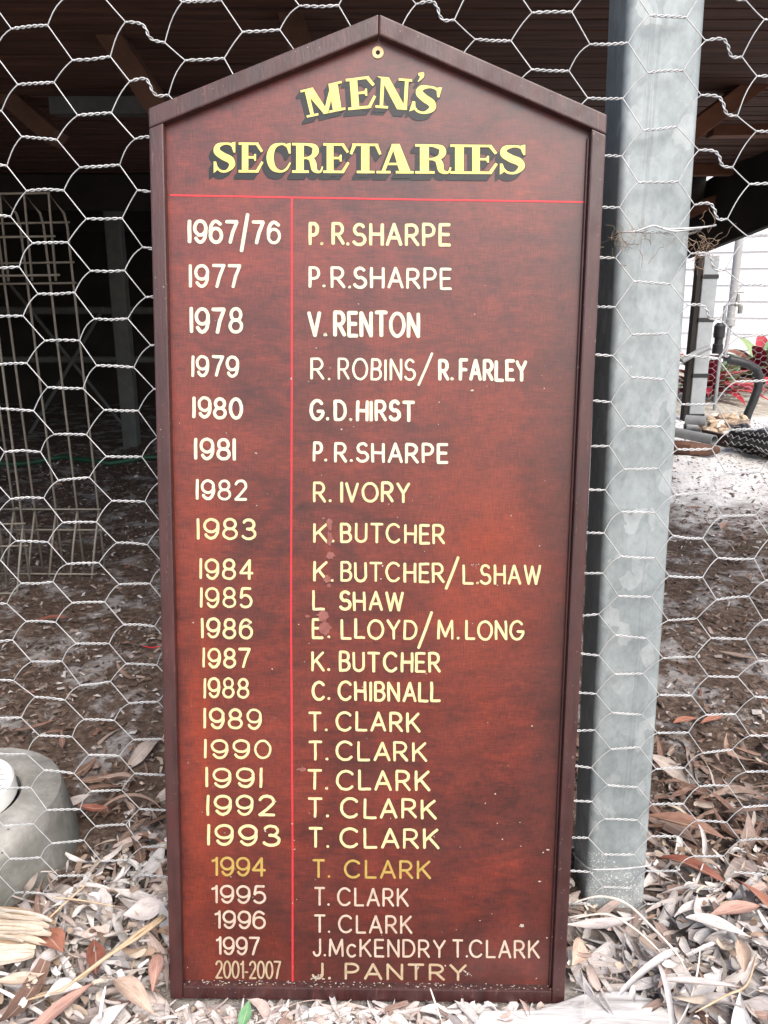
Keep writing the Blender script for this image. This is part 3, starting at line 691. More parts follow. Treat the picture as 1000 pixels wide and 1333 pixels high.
NAMES = [ (289.1, 319.5, .165, 'heading_cream', [('P.', 36, 95), ('R.', 125, 200), ('SHARPE', 207, 598)]),
 (346.6, 375, .15, 'cream', [('P.', 37, 103), ('R.', 122, 205), ('SHARPE', 212, 602)]),
 (403.7, 438.3, .165, 'cream', [('V.', 33, 110), ('RENTON', 133, 475)]),
 (465.4, 494.4, .125, 'cream', [('R.', 43, 123), ('ROBINS', 150, 460), ('R.', 548, 610, .175), ('FARLEY', 628, 900, .175)]),
 (519.8, 547.9, .175, 'cream', [('G.', 38, 117), ('D.', 137, 208), ('HIRST', 222, 458)]),
 (575.2, 601.9, .165, 'cream', [('P.', 53, 110), ('R.', 137, 212), ('SHARPE', 222, 586)]),
 (626.4, 654, .15, 'yellow', [('R.', 53, 128), ('IVORY', 160, 437)]),
 (679.9, 706.5, .15, 'yellow', [('K.', 55, 140), ('BUTCHER', 162, 575)]),
 (730.5, 757.2, .15, 'yellow', [('K.', 53, 137), ('BUTCHER', 160, 573), ('L.', 642, 708, .14, 1.8), ('SHAW', 712, 953, .14, 1.8)]),
 (767.8, 794.4, .155, 'yellow', [('L', 50, 100), ('SHAW', 155, 412)]),
 (804.7, 831.4, .15, 'yellow', [('E.', 50, 122), ('LLOYD', 163, 465), ('M.', 543, 632), ('LONG', 652, 888)]),
 (847, 874, .155, 'yellow', [('K.', 47, 122), ('BUTCHER', 155, 557)]),
 (885.6, 912.3, .16, 'yellow', [('C.', 47, 122), ('CHIBNALL', 150, 557)]),
 (925.5, 952, .15, 'yellow', [('T.', 35, 112), ('CLARK', 142, 475)]), (963.5, 990, .15, 'yellow', [('T.', 35, 115), ('CLARK', 142, 502)]),
 (1000.8, 1028, .15, 'yellow', [('T.', 30, 115), ('CLARK', 143, 515)]), (1037.7, 1064.6, .15, 'yellow', [('T.', 33, 118), ('CLARK', 160, 540)]),
 (1076.3, 1103.6, .15, 'yellow', [('T.', 36, 118), ('CLARK', 158, 550)]), (1118.2, 1143, .15, 'gold', [('T.', 50, 122), ('CLARK', 175, 518)]),
 (1154.5, 1179.2, .14, 'silver', [('T.', 57, 120), ('CLARK', 148, 430)]), (1190, 1214.5, .14, 'silver', [('T.', 57, 122), ('CLARK', 152, 445)]),
 (1221, 1245.2, .14, 'silver', [('J.', 52, 105), ('McKENDRY', 115, 577), ('T.', 602, 665), ('CLARK', 668, 947)]),
 (1252.5, 1274.9, .17, 'bronze', [('J.', 48, 125), ('PANTRY', 178, 660)])]
M['heading_cream'] = mat_paint('primrose_sign_paint', (.58, .50, .22), (.64, .57, .32))
SL = {465.4: (545, 501, 562.5, 460, .11), 730.5: (580.8, 766, 596.5, 725.5, .14), 804.7: (545, 843, 562, 797, .14)}
for tp, bs, sw, mt, segs in NAMES:
    b = MB(); late = tp > 1110
    for sg in segs:
        dy = sg[4] if len(sg) > 4 else 0.0
        dy += .008 * (z4(sg[1]) - z4(segs[0][1]))
        write(b, sg[0], z4(sg[1]), z4(sg[2]), tp + dy, bs + dy, sg[3] if len(sg) > 3 else sw, gap=.29, hand=.2 if late else 1.0)
    if tp in SL:
        x0, y0, x1, y1, s = SL[tp]; ribbon(b, [(x0, y0), ((x0+x1)/2+.3, (y0+y1)/2), (x1, y1)], s * (bs - tp), PN + .00066)
    b.build('name_lettering', M[mt], panel)

# --- heading: slab-serif capitals with a black drop shade
def P_(*a): return ('p', list(a))
def Rb(pts, ws): return ('r', pts, ws)
def spl(keys, n=6):
    """smooth curve through (x, y, w) keys"""
    o = []
    for i in range(len(keys)-1):
        p0, p1, p2, p3 = keys[max(i-1, 0)], keys[i], keys[i+1], keys[min(i+2, len(keys)-1)]
        for j in range(n):
            t = j/n; o.append(tuple(.5*((2*p1[k])+(p2[k]-p0[k])*t+(2*p0[k]-5*p1[k]+4*p2[k]-p3[k])*t*t+(-p0[k]+3*p1[k]-3*p2[k]+p3[k])*t**3) for k in range(3)))
    o.append(tuple(keys[-1])); return Rb([(p[0], p[1]) for p in o], [max(.02, p[2]) for p in o])
def rect(x0, y0, x1, y1): return P_((x0, y0), (x1, y0), (x1, y1), (x0, y1))
HG = {
 'E': [rect(.13, .0, .39, 1), rect(0, 0, .80, .085), rect(0, .915, .80, 1), P_((.56, .95), (.78, 1.0), (.98, .72), (.90, .67), (.70, .915)), P_((.56, .05), (.78, .0), (1.0, .34), (.92, .38), (.70, .085)),
       rect(.38, .465, .66, .545), P_((.58, .505), (.64, .62), (.70, .62), (.70, .39), (.64, .39))],
 'S': [spl([(.90, .80, .09), (.74, .93, .11), (.50, .955, .10), (.22, .88, .22), (.17, .70, .30), (.42, .54, .32), (.72, .42, .32), (.80, .24, .26), (.58, .05, .11), (.30, .06, .10), (.10, .24, .09)]),
       P_((.78, .99), (.94, 1.02), (.94, .66), (.87, .66), (.80, .80)), P_((.03, -.02), (.12, .03), (.22, .12), (.13, .36), (.03, .36))],
 'C': [spl([(.92, .78, .09), (.78, .92, .11), (.56, .955, .10), (.28, .84, .24), (.16, .50, .32), (.28, .17, .25), (.56, .045, .11), (.80, .12, .10), (.96, .34, .07)]), P_((.80, .96), (.97, 1.0), (.97, .64), (.90, .64), (.84, .80))],
 'R': [rect(.13, 0, .38, 1), rect(0, 0, .54, .085), rect(0, .915, .45, 1), spl([(.30, .955, .09), (.50, .95, .10), (.72, .88, .20), (.76, .72, .26), (.68, .57, .18), (.50, .50, .09), (.30, .50, .085)]),
       spl([(.48, .50, .09), (.62, .46, .20), (.69, .30, .25), (.72, .13, .22), (.82, .045, .12), (.93, .06, .08), (.985, .22, .06)])],
 'T': [rect(.36, 0, .62, 1), rect(.22, 0, .78, .085), rect(.08, .915, .90, 1), P_((.10, 1), (.30, .94), (.20, .915), (.07, .62), (0, .66)), P_((.88, 1), (.68, .94), (.80, .915), (.93, .62), (1.0, .66))],
 'A': [P_((.42, 1), (.50, .92), (.23, .06), (.13, .06)), P_((.40, 1), (.62, 1), (.92, .06), (.62, .06)), rect(.24, .28, .66, .36), rect(0, 0, .38, .085), rect(.52, 0, 1.0, .085)],
 'I': [rect(.26, 0, .74, 1), rect(0, 0, 1, .085), rect(0, .915, 1, 1)],
 'M': [rect(.10, .04, .19, 1), P_((0, 1), (.30, 1), (.57, .0), (.44, .0), (.10, .92)), P_((.42, .0), (.54, .0), (.84, .95), (.73, .95)), rect(.68, .04, .90, 1), rect(0, .0, .30, .08), rect(.58, .0, 1, .08), rect(.68, .92, 1, 1), rect(0, .92, .2, 1)],
 'N': [rect(.12, .04, .22, 1), P_((0, 1), (.34, 1), (.90, .0), (.62, .0), (.12, .94)), rect(.80, .0, .90, .96), rect(0, 0, .36, .08), rect(.62, .92, 1.0, 1)],
 "'": [spl([(.5, .86, .62), (.55, .70, .80), (.62, .5, .55), (.45, .22, .25), (.2, 0, .12)])]}
def heading(mb, shade, ch, quad, idx):
    """quad: top-left, top-right, bottom-right, bottom-left in photo pixels"""
    tl, tr, br, bl = quad; wpx = math.hypot(br[0]-bl[0], br[1]-bl[1]); hpx = math.hypot(tl[0]-bl[0], tl[1]-bl[1])
    def mp(u, v):
        return tuple(bl[k]*(1-u)*(1-v)+br[k]*u*(1-v)+tr[k]*u*v+tl[k]*(1-u)*v for k in (0, 1))
    for j, g in enumerate(HG[ch]):
        def put(mbx, dx, dy, n, grow=0.0):
            if g[0] == 'p':
                pts = [mp(*p) for p in g[1]]
                if grow:
                    cx = sum(p[0] for p in pts)/len(pts); cy = sum(p[1] for p in pts)/len(pts)
                    pts = [(p[0]+math.copysign(grow, p[0]-cx), p[1]+math.copysign(grow, p[1]-cy)) for p in pts]
                polyface(mbx, [(p[0]+dx, p[1]+dy) for p in pts], n)
            else:
                pts = [mp(*p) for p in g[1]]; ws = [q*(wpx*.55+hpx*.45)*.84 + 2*grow for q in g[2]]
                ribbon(mbx, [(p[0]+dx, p[1]+dy) for p in pts], ws, n, caps=False)
        put(mb, 0, 0, PN + .0008 + .00002*((idx*3+j) % 9))
        for q in range(8):
            put(shade, -6.2*q/7, 8.4*q/7, PN + .00012 + .000012*((idx*7+j*8+q) % 40), .9 if q == 0 else .35)
hb, sb = MB(), MB(); hb2, sb2 = MB(), MB(); i = 0
def c1(x, y): return (260 + x/4.1667, 80 + y/4.1667)
def c2(x, y): return (470 + x/4.1667, 80 + y/4.1667)
SEC = [('S', 277.5, 308.5), ('E', 310.9, 343.3), ('C', 346.6, 379.5), ('R', 380.5, 420.6), ('E', 421.0, 455.2), ('T', 455.4, 496.8), ('A', 490.2, 538.6), ('R', 540.6, 587.4), ('I', 586.2, 610.0), ('E', 609.8, 648.0), ('S', 649.6, 686)]
for ch, x0, x1 in SEC:
    k = lambda x: (x - 278) / 407
    heading(hb, sb, ch, ((x0, 185.2+4*k(x0)), (x1, 185.2+4*k(x1)), (x1, 224.6+2.4*k(x1)), (x0, 224.6+2.4*k(x0))), i); i += 1
for ch, quad in (('M', (c1(546, 158), c1(770, 106), c1(792, 262), c1(583, 306))), ('E', (c1(792, 96), c1(950, 76), c1(962, 250), c1(806, 266))),
                 ('N', (c2(86, 82), c2(278, 98), c2(268, 266), c2(78, 252))), ("'", (c2(302, 52), c2(350, 54), c2(345, 112), c2(300, 110))), ('S', (c2(306, 120), c2(448, 146), c2(404, 300), c2(258, 268)))):
    heading(hb2, sb2, ch, quad, i); i += 1
for q in (sb, sb2): q.build('heading_shade', M['shade'], panel)
for q in (hb, hb2): q.build('heading_lettering', M['heading'], panel)

# --- ruled red lines, bare patches, specks, screw hole, dust on the ledge
b = MB(); ribbon(b, [(221.5, 254), (380, 257), (560, 260), (762, 263)], 2.3, PN + .0003, caps=False); b.build('ruled_line', M['red_line'], panel)
b = MB(); ribbon(b, [(380, 256), (380, 500), (379, 800), (381, 1100), (381, 1286)], 2.4, PN + .00034, caps=False); b.build('ruled_line', M['red_line'], panel)
for cx, cy, rx, ry in ((429, 682, 4, 8), (429.5, 701, 3.6, 9), (430, 723, 5.5, 5), (426.5, 754, 5, 4.6), (428, 762, 2.8, 2.6), (421, 802, 7, 7.5), (422.5, 817, 8.5, 8), (400.5, 802, 3.2, 2), (393, 1001, 6.5, 2.6), (421, 674.5, 2, 1.6)):
    b = MB(); pts = [(cx+rx*math.cos(t)*(1+random.gauss(0, .17)), cy+ry*math.sin(t)*(1+random.gauss(0, .17))) for t in [2*math.pi*k/26 for k in range(26)]]
    polyface(b, pts, PN + .00095); b.build('bare_patch', M['bare'], panel)
b = MB()
for k in range(150):
    t = random.random(); py = 290 + 990 * (t ** .6); px = random.uniform(222, 720); r = random.choice((.35, .4, .5, .6, .8, 1.1)) * random.uniform(.7, 1.1)
    a = random.uniform(0, 3.14); el_ = random.choice((1, 1, 1, 2.2))
    pts = [(px + r*el_*math.cos(q)*math.cos(a) - r*math.sin(q)*math.sin(a), py + r*el_*math.cos(q)*math.sin(a) + r*math.sin(q)*math.cos(a)) for q in (0, 1.05, 2.1, 3.14, 4.2, 5.25)]
    polyface(b, pts, PN + .00105)
for (cx, cy, n, s) in ((413, 1272, 26, 5), (607, 1265, 12, 5), (619, 735, 9, 4), (678, 1205, 8, 3)):
    for k in range(n):
        px, py = random.gauss(cx, s), random.gauss(cy, s*.5); r = random.uniform(.4, 1.3)
        polyface(b, [(px + r*math.cos(q)*random.uniform(.7, 1.3), py + r*math.sin(q)) for q in (0, 1.05, 2.1, 3.14, 4.2, 5.25)], PN + .0011)
o = b.build('pale_specks', M['dust'], panel); o['kind'] = 'stuff'
b = MB(); u, v = bp(492, 68.5); Ms = Matrix.Translation((u, -PN, v)) @ Matrix.Rotation(R(90), 4, 'X')
b.lathe([(.0054, .0002), (.0054, .0009), (.0046, .0011), (.0020, .0004)], 24, Ms); b.build('screw_hole_rim', M['raw_wood'], board, smooth='angle')
b = MB(); b.lathe([(.0021, .00045), (.0010, .00042), (.0001, .0004)], 16, Ms); b.build('screw_hole_dark', M['black'], board)  # black disc on the uncut panel stands for the hole's dark inside
b = MB()
for k in range(200):
    u = random.uniform(-W2+T+.001, W2-T-.001); n = PN + random.uniform(.0004, .0088); r = random.uniform(.0003, .0009)
    b.add([(u+r*math.cos(q)*1.3, -n+r*math.sin(q), .01622+random.uniform(0, .0004)) for q in (0, 1.26, 2.5, 3.8, 5.0)], [(0, 1, 2, 3, 4)])
o = b.build('dust_on_ledge', M['dust'], board); o['kind'] = 'stuff'

# ------------------------------------------------------------------ concrete collar with a drain grate
cc = Vector((-.583, .112, 0)); drain = empty('concrete_collar', cc, 'round weathered concrete collar behind the netting at the left edge', 'concrete collar')
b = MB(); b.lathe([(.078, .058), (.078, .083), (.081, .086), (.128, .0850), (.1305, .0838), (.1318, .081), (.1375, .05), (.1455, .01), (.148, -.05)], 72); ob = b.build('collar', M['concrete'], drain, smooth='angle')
b = MB(); b.lathe([(.079, .059), (.001, .059)], 40); b.build('socket', M['black'], drain)  # black floor: the darkness under the grate is in its colour
gr = empty('drain_grate', cc + Vector((0, .0, .088)), 'white plastic round drain grate set in the concrete collar', 'drain grate', rot=(R(3), R(-5), 0))
b = MB(); b.lathe([(.060, .0), (.060, .009), (.063, .013), (.070, .0135), (.0725, .010), (.0725, -.012), (.069, -.012), (.069, 0), (.060, 0)], 56); b.build('rim', M['grate'], gr, smooth='angle')
b = MB()
for k in range(-4, 5):
    y = k * .0125; h = math.sqrt(max(0, .0615**2 - y*y)); b.box((-h, y-.0026, .006), (h, y+.0026, .0105))
b.box((-.004, -.060, .0045), (.004, .060, .0100)); b.build('bars', M['grate'], gr)

# ------------------------------------------------------------------ dry leaves, stalks, bark
def leaf_geo(L, W, arch=0.0, cup=0.0, twist=0.0, side=0.0, nu=9, nv=4, shape='leaf', ragged=0.0, fold=0.0):
    """returns vertices, faces and (along, across, 0) leaf coordinates"""
    vs, fs, cs = [], [], []; ph = random.uniform(0, 6.28); wv = random.uniform(.0, .10)
    pk = random.uniform(.72, 1.05); cut = random.choice((1, 1, 1, .8, .65)) if ragged else 1
    for i in range(nu + 1):
        t = i / nu; tt = t * cut
        if shape == 'leaf': h = W/2 * max(.04, math.sin(math.pi * min(.995, tt**pk)) ** 1.15) + .0006 * (t < .1)
        elif shape == 'strip': h = W/2 * (.75 + .25*math.sin(math.pi*t)) * (1 if .04 < t < .96 else .55)
        else: h = W/2 * (1 if .02 < t < .98 else .8)
        a = twist * (t - .5); ca, sa = math.cos(a), math.sin(a)
        for j in range(nv + 1):
            s = 2*j/nv - 1; hh = h * (1 + (random.gauss(0, ragged) if abs(s) == 1 else 0)); y0 = s*hh
            if abs(cup) > 1.2:      # rolled edge
                ang = s*cup; rr = h/abs(cup); yy, zz = rr*math.sin(ang), rr*(1-math.cos(ang))*math.copysign(1, cup)
            else: yy, zz = y0, cup*h*s*s + fold*abs(s)*h + wv*h*math.sin(9*t + ph + 2*s)
            y1 = yy*ca - zz*sa; z1 = yy*sa + zz*ca
            if abs(arch) > 1e-4:
                th = arch*(t-.5); rr = L/arch; x = rr*math.sin(th); z = rr*(math.cos(th)-1) + z1*math.cos(th); x += z1*math.sin(th)
            else: x, z = (t-.5)*L, z1
            vs.append((x, y1 + side*L*((t-.5)**2-.08), z)); cs.append((tt, s, 0))
    n1 = nv + 1
    for i in range(nu):
        for j in range(nv): fs.append((i*n1+j, (i+1)*n1+j, (i+1)*n1+j+1, i*n1+j+1))
    return vs, fs, cs
def put_leaf(mb, loc, yaw, pitch, roll, geo):
    Mx = Matrix.Translation(loc) @ Matrix.Rotation(yaw, 4, 'Z') @ Matrix.Rotation(pitch, 4, 'Y') @ Matrix.Rotation(roll, 4, 'X')
    mb.add([Mx @ Vector(v) for v in geo[0]], geo[1]); mb.c += geo[2]
SLABP = [(628, 1316), (700, 1316), (735, 1302), (768, 1290), (812, 1289), (850, 1302), (884, 1330), (905, 1380), (640, 1400), (610, 1345)]
SLABW = [on_z(x, y, .004) for x, y in SLABP]
def in_slab(x, y):
    c = False; n = len(SLABW)
    for i in range(n):
        a, q = SLABW[i], SLABW[i-1]
        if (a.y > y) != (q.y > y) and x < (q.x-a.x)*(y-a.y)/(q.y-a.y)+a.x: c = not c
    return c
def board_clear(x, y):
    """True where nothing of the board stands"""
    return not (-.250 < x < .213 and -.146 < y < .06)
litter, brown, debris = MB(), MB(), MB()
def scatter(mb, n, xr, yr, zmax, Lr, kinds=(.62, .2, .18), test=None, tilt=1.0):
    k = 0; tries = 0
    while k < n and tries < n * 20:
        tries += 1
        x = random.uniform(*xr); y = random.uniform(*yr)
        if not board_clear(x, y) or (x - cc.x)**2 + (y - cc.y)**2 < .165**2: continue
        if (x - cc.x)**2 + (y - cc.y)**2 < .205**2 and random.random() < .75: continue
        if abs(x - .295) < .06 and .0 < y < .10: continue
        if abs(x - .29) < .075 and -.075 < y <= .0 and random.random() < .6: continue
        if in_slab(x, y) and random.random() < .93: continue
        if test and not test(x, y): continue
        h = random.random(); tl = tilt; zm = zmax * (.35 if abs(x - .29) < .085 and -.10 < y < .02 else 1); z = gz(x, y) + .004 + zm * h**1.3; sc = 1
        if -.22 < y < -.14 and -.28 < x < .25: z = .000 + .005 * h; tl = .12 * tilt; sc = .6
        r = random.random(); L = random.uniform(*Lr) * sc
        if r < kinds[0]: geo = leaf_geo(L, L*random.uniform(.13, .32), random.gauss(.2, .7)*tl, random.gauss(.1, .35), random.gauss(0, .8)*tl, random.gauss(0, .45), 9, 4, 'leaf', .05, random.uniform(0, .45))
        elif r < kinds[0] + kinds[1]: geo = leaf_geo(L*random.uniform(1.0, 1.9), random.uniform(.002, .010), random.gauss(.3, .9)*tl, random.gauss(.3, .5), random.gauss(0, 2), random.gauss(0, .5), 10, 2, 'strip', .08)
        else: geo = leaf_geo(L*random.uniform(.3, .75), L*random.uniform(.15, .4), random.gauss(0, .7)*tl, random.choice((random.gauss(0, .5), random.uniform(1.3, 2.6), random.uniform(1.3, 2.6))), random.gauss(0, .5), 0, 7, 6, 'frag', .14)
        put_leaf(mb, (x, y, z), random.uniform(0, 6.283), random.gauss(0, .22)*tl, random.gauss(0, .42)*tl, geo); k += 1
scatter(litter, 2600, (-.75, .75), (-.40, .02), .034, (.018, .085), (.48, .27, .25))
scatter(litter, 500, (-1.2, 1.2), (-.70, -.2), .036, (.03, .10))
scatter(litter, 260, (-.62, -.25), (-.16, .06), .028, (.02, .08), (.48, .27, .25))
scatter(litter, 420, (.21, .75), (-.20, .08), .038, (.02, .085), (.42, .40, .18))
scatter(litter, 170, (-.95, 1.1), (.0, .16), .018, (.02, .075), test=lambda x, y: y < .02 + .12*random.random())
scatter(litter, 120, (-.25, .23), (-.185, -.146), .008, (.03, .07), (.85, .05, .1), tilt=.8)
scatter(brown, 320, (.32, 1.1), (.04, .40), .030, (.03, .095), (.6, .28, .12), test=lambda x, y: random.random() < 1.4 - 2.6*y)
scatter(brown, 60, (-.62, -.2), (.04, .45), .02, (.04, .09), (.7, .22, .08), test=lambda x, y: random.random() < 1.2 - 2.4*y)
scatter(brown, 90, (-2.2, 2.2), (.4, 2.4), .012, (.04, .10), (.8, .1, .1), tilt=.6)
scatter(brown, 70, (-1.0, 1.0), (-.6, .0), .045, (.03, .10), (.7, .2, .1))
scatter(debris, 5000, (-.75, .8), (-.40, .10), .045, (.006, .024), (.25, .45, .3))
scatter(debris, 160, (-.75, .9), (.05, .35), .008, (.006, .03), (.25, .45, .3))
lo = litter.build('leaf_litter', M['litter'], smooth=True); tag(lo, 'thick layer of bleached dry gum leaves at the foot of the fence', 'leaf litter', kind='stuff')
br = brown.build('brown_leaf_litter', M['litter_brown'], smooth=True); tag(br, 'scattered brown fallen leaves on the mulch behind the netting', 'leaf litter', kind='stuff')
de = debris.build('leaf_crumbs', M['crumbs'], smooth=True); tag(de, 'small crumbs and broken twigs lying over the bleached leaves', 'leaf crumbs', kind='stuff')
def chips(n, xr, yr, Lr, test=None, dens=None):
    mb = MB(); k = 0
    while k < n:
        x = random.uniform(*xr); y = yr[0] + (yr[1]-yr[0]) * random.random()**(dens or 1.0)
        if abs(x) > .62 * (y + 1.1) or not board_clear(x, y) or (x-cc.x)**2+(y-cc.y)**2 < .155**2 or (abs(x-.295) < .045 and y < .09): continue
        if test and not test(x, y): continue
        k += 1; L = random.uniform(*Lr); W = L*random.uniform(.18, .6); t = random.uniform(.001, .003)
        yaw = random.uniform(0, 6.283); Mx = Matrix.Translation((x, y, gz(x, y)+random.uniform(.001, .010))) @ Matrix.Rotation(yaw, 4, 'Z') @ Matrix.Rotation(random.gauss(0, .35), 4, 'Y') @ Matrix.Rotation(random.gauss(0, .4), 4, 'X')
        j = lambda: random.uniform(.6, 1.0)
        vs = [(-L/2*j(), -W/2*j(), 0), (L/2*j(), -W/2*j(), 0), (L/2*j(), W/2*j(), 0), (-L/2*j(), W/2*j(), 0), (0, 0, t*1.5)]
        mb.add([Mx @ Vector(v) for v in vs], [(0, 1, 4), (1, 2, 4), (2, 3, 4), (3, 0, 4)])
    return mb
tag(chips(17000, (-2.6, 2.6), (.05, 3.2), (.005, .024), test=lambda x, y: y < 2.0 or x < .3, dens=1.5).build('bark_mulch', M['mulch']), 'dark brown bark chips covering the soil behind the netting', 'mulch', kind='stuff')
tag(chips(3800, (-1.4, 1.4), (.05, 1.1), (.004, .022), dens=1.2, test=lambda x, y: math.sin(5.3*x+1.7*y) + math.sin(7.9*y-3.1*x) + random.gauss(0, .6) > -.2).build('bark_mulch', M['mulch_near']), 'coarser brown bark chips on the soil just behind the netting', 'mulch', kind='stuff')
tag(chips(900, (.6, 3.0), (1.7, 4.2), (.008, .030), test=lambda x, y: x > .35 * (y+.85)).build('leaf_flecks', M['fleck']), 'dark leaf flecks strewn over the bright white sand at right', 'leaf flecks', kind='stuff')

def leaf(name, label, px, py, L, W, deg, mat, z=.035, arch=.4, cup=.3, twist=.2, side=.1, pitch=0.0, roll=0.0, shape='leaf', cat='leaf', ragged=.0, nv=6):
    L *= .88; W *= .86; p = on_z(px, py, z); b = MB(); put_leaf(b, (0, 0, 0), 0, 0, 0, leaf_geo(L, W, arch, cup, twist, side, 14, nv, shape, ragged))
    o = b.build(name, mat, smooth=True, loc=p); o.rotation_euler = (roll, pitch, R(deg)); return tag(o, label, cat)
leaf('fallen_leaf', 'broad russet leaf lying at the foot of the concrete collar', 66, 1222, .062, .036, -42, LM['russet'], .045, .3, .25, .2, roll=R(-12))
leaf('fallen_leaf', 'small dark red leaf just right of the broad russet one', 124, 1242, .060, .024, 112, LM['red'], .042, .3, .3, .3, roll=R(10))
leaf('fallen_leaf', 'long pinkish leaf running off the bottom edge at left', 78, 1312, .10, .020, 58, LM['pink'], .045, .5, .35, .3)
leaf('fallen_leaf', 'tan leaf with a rolled end, below the long straw stalk', 172, 1292, .085, .026, -38, LM['tan'], .045, .8, .6, .5)
leaf('fallen_leaf', 'tan crescent leaf at the left edge under the pale bark sheet', 26, 1278, .06, .020, 12, LM['tan'], .04, -.8, .6, .2)
leaf('fallen_leaf', 'small bright green leaf at the bottom edge of the board', 320, 1319, .032, .016, 80, LM['green'], .016, .2, .3, .1, pitch=R(-20))
leaf('fallen_leaf', 'mauve-grey leaf resting against the left side of the board', 190, 1184, .058, .030, 22, LM['grey'], .045, .2, .3, .2, roll=R(35))
leaf('fallen_leaf', 'thin rust leaf on the mulch beside the concrete collar', 122, 1052, .055, .014, -6, LM['red'], .022, -.7, .4, .6, roll=R(25))
leaf('fallen_leaf', 'flat grey leaf pointing up beside the concrete collar', 98, 1042, .055, .022, 42, LM['grey'], .025, .1, .1, .0, roll=R(10))
leaf('fallen_leaf', 'pale pink leaf with curled sides left of the board foot', 203, 1262, .06, .018, 100, LM['pink'], .04, .5, .8, .4)
leaf('fallen_leaf', 'white curved leaf in the litter at lower left', 84, 1290, .045, .022, 20, LM['white'], .045, .6, .8, .1)
leaf('fallen_leaf', 'tan leaf wedged against the lower right side of the board', 752, 1238, .05, .026, 66, LM['tan'], .035, .3, .5, .2, roll=R(40))
leaf('fallen_leaf', 'long mauve-grey leaf lying across the foot of the steel post', 782, 1205, .10, .020, 8, LM['grey'], .035, -.5, .5, .4)
leaf('fallen_leaf', 'first brick red leaf on the mulch, nearer the steel post', 893, 937, .06, .022, 20, LM['russet'], .014, .3, .3, .1)
leaf('fallen_leaf', 'second brick red leaf on the mulch, further from the steel post', 928, 936, .065, .02, 26, LM['russet'], .014, .3, .3, .2)
leaf('fallen_leaf', 'broad brown leaf curving beside the steel post in the shade', 890, 1072, .13, .034, -28, LM['brown'], .04, .5, .5, .3)
leaf('fallen_leaf', 'narrow red-brown leaf arching low right of the steel post', 905, 1128, .11, .024, -38, LM['red'], .045, .9, .5, .5)
leaf('fallen_leaf', 'tan leaf with a pointed tip right of the steel post', 958, 1184, .085, .024, 14, LM['pink'], .05, .4, .4, .3)
leaf('fallen_leaf', 'reddish leaf leaning up at the right edge', 985, 1165, .08, .026, 110, LM['russet'], .05, .3, .3, .4, roll=R(25))
leaf('fallen_leaf', 'tan folded leaf in the pale litter at lower right', 966, 1240, .055, .018, 75, LM['tan'], .05, .6, .8, .3)
leaf('fallen_leaf', 'broad white leaf catching the light below the netting at right', 935, 1205, .08, .024, -25, LM['white'], .055, .4, .5, .3)
leaf('fallen_leaf', 'white curled ribbon of leaf standing in the litter at right', 868, 1290, .10, .0075, 82, LM['white'], .06, .5, .4, 1.2, shape='strip')
leaf('fallen_leaf', 'wide pale ribbon leaf bent over the litter at right', 850, 1255, .12, .010, 36, LM['white'], .06, .9, .5, .8, shape='strip')
leaf('fallen_leaf', 'thick pale rolled leaf lying flat near the lower right corner', 912, 1280, .10, .016, -6, LM['grey'], .055, .2, 1.6, .1)
leaf('fallen_leaf', 'rust brown leaf on the mulch near the wire trellises', 66, 805, .09, .03, 20, LM['red'], .012, .3, .3, .3)
b = MB(); po = on_z(0, 1236, .03)
for i in range(22):
    f_ = i / 21 - .5
    put_leaf(b, (random.gauss(0, .006), f_ * .075, .012 + .018 * math.cos(f_ * 2.6) + random.uniform(0, .003)), f_ * -.35 + random.gauss(0, .05), random.gauss(0, .06), f_ * -.9 + random.gauss(0, .25),
             leaf_geo(random.uniform(.09, .13), random.uniform(.006, .013), .5 + random.gauss(0, .15), .3, random.gauss(0, .4), random.gauss(0, .08), 12, 3, 'strip', .07))
tag(b.build('bark_sheet', M['bark'], smooth=True, loc=po), 'fibrous sheet of pale striped bark at the left edge', 'bark')
b = MB()
for q in range(4):
    o_ = [Vector((random.gauss(0, .0012), random.gauss(0, .0012), random.gauss(0, .0012))) for _ in range(6)]
    pts = [on_z(*p) + o_[i] + Vector((0, 0, .0012 * q)) for i, p in enumerate(((214, 1194 + q, .050), (176, 1219 + 1.5 * q, .055), (140, 1246 + 1.2 * q, .055), (104, 1275 + q, .046), (80, 1288 + 2 * q, .042), (52 - 6 * q, 1293 + 4 * q, .036)))]
    sm = []
    for i in range(5):
        for j in range(4): sm.append(pts[i].lerp(pts[i+1], j / 4) + Vector((random.gauss(0, .0003), random.gauss(0, .0003), 0)))
    sm.append(pts[-1]); b.tube(sm, .0018, 6, radii=[.0024 * (1 - .55 * i / 20) for i in range(21)])
tag(b.build('dry_stalk', LM['straw'], smooth=True), 'long straw-coloured stalk slanting across the litter left of the board', 'stalk')
def stalk(name, label, pts, r, mat, cat='stalk', flatk=1.0):
    b = MB(); sm = []
    for i in range(len(pts)-1):
        p0, p1, p2, p3 = pts[max(i-1, 0)], pts[i], pts[i+1], pts[min(i+2, len(pts)-1)]
        for j in range(5):
            t = j/5; sm.append(.5*((2*p1)+(p2-p0)*t+(2*p0-5*p1+4*p2-p3)*t*t+(-p0+3*p1-3*p2+p3)*t**3))
    sm.append(pts[-1]); n = len(sm); b.tube(sm, r, 7, radii=[r*(1-.6*abs(2*i/(n-1)-1)**3)*(1+.08*math.sin(i*1.7)) for i in range(n)])
    return tag(b.build(name, mat, smooth=True), label, cat)
zz = lambda x, y, z=.05: on_z(x, y, z)
stalk('dry_stalk', 'thin straw stalk rising from the litter beside the concrete collar', [zz(48, 1212, .04), zz(80, 1180, .05), zz(112, 1152, .06)], .0011, LM['straw'])
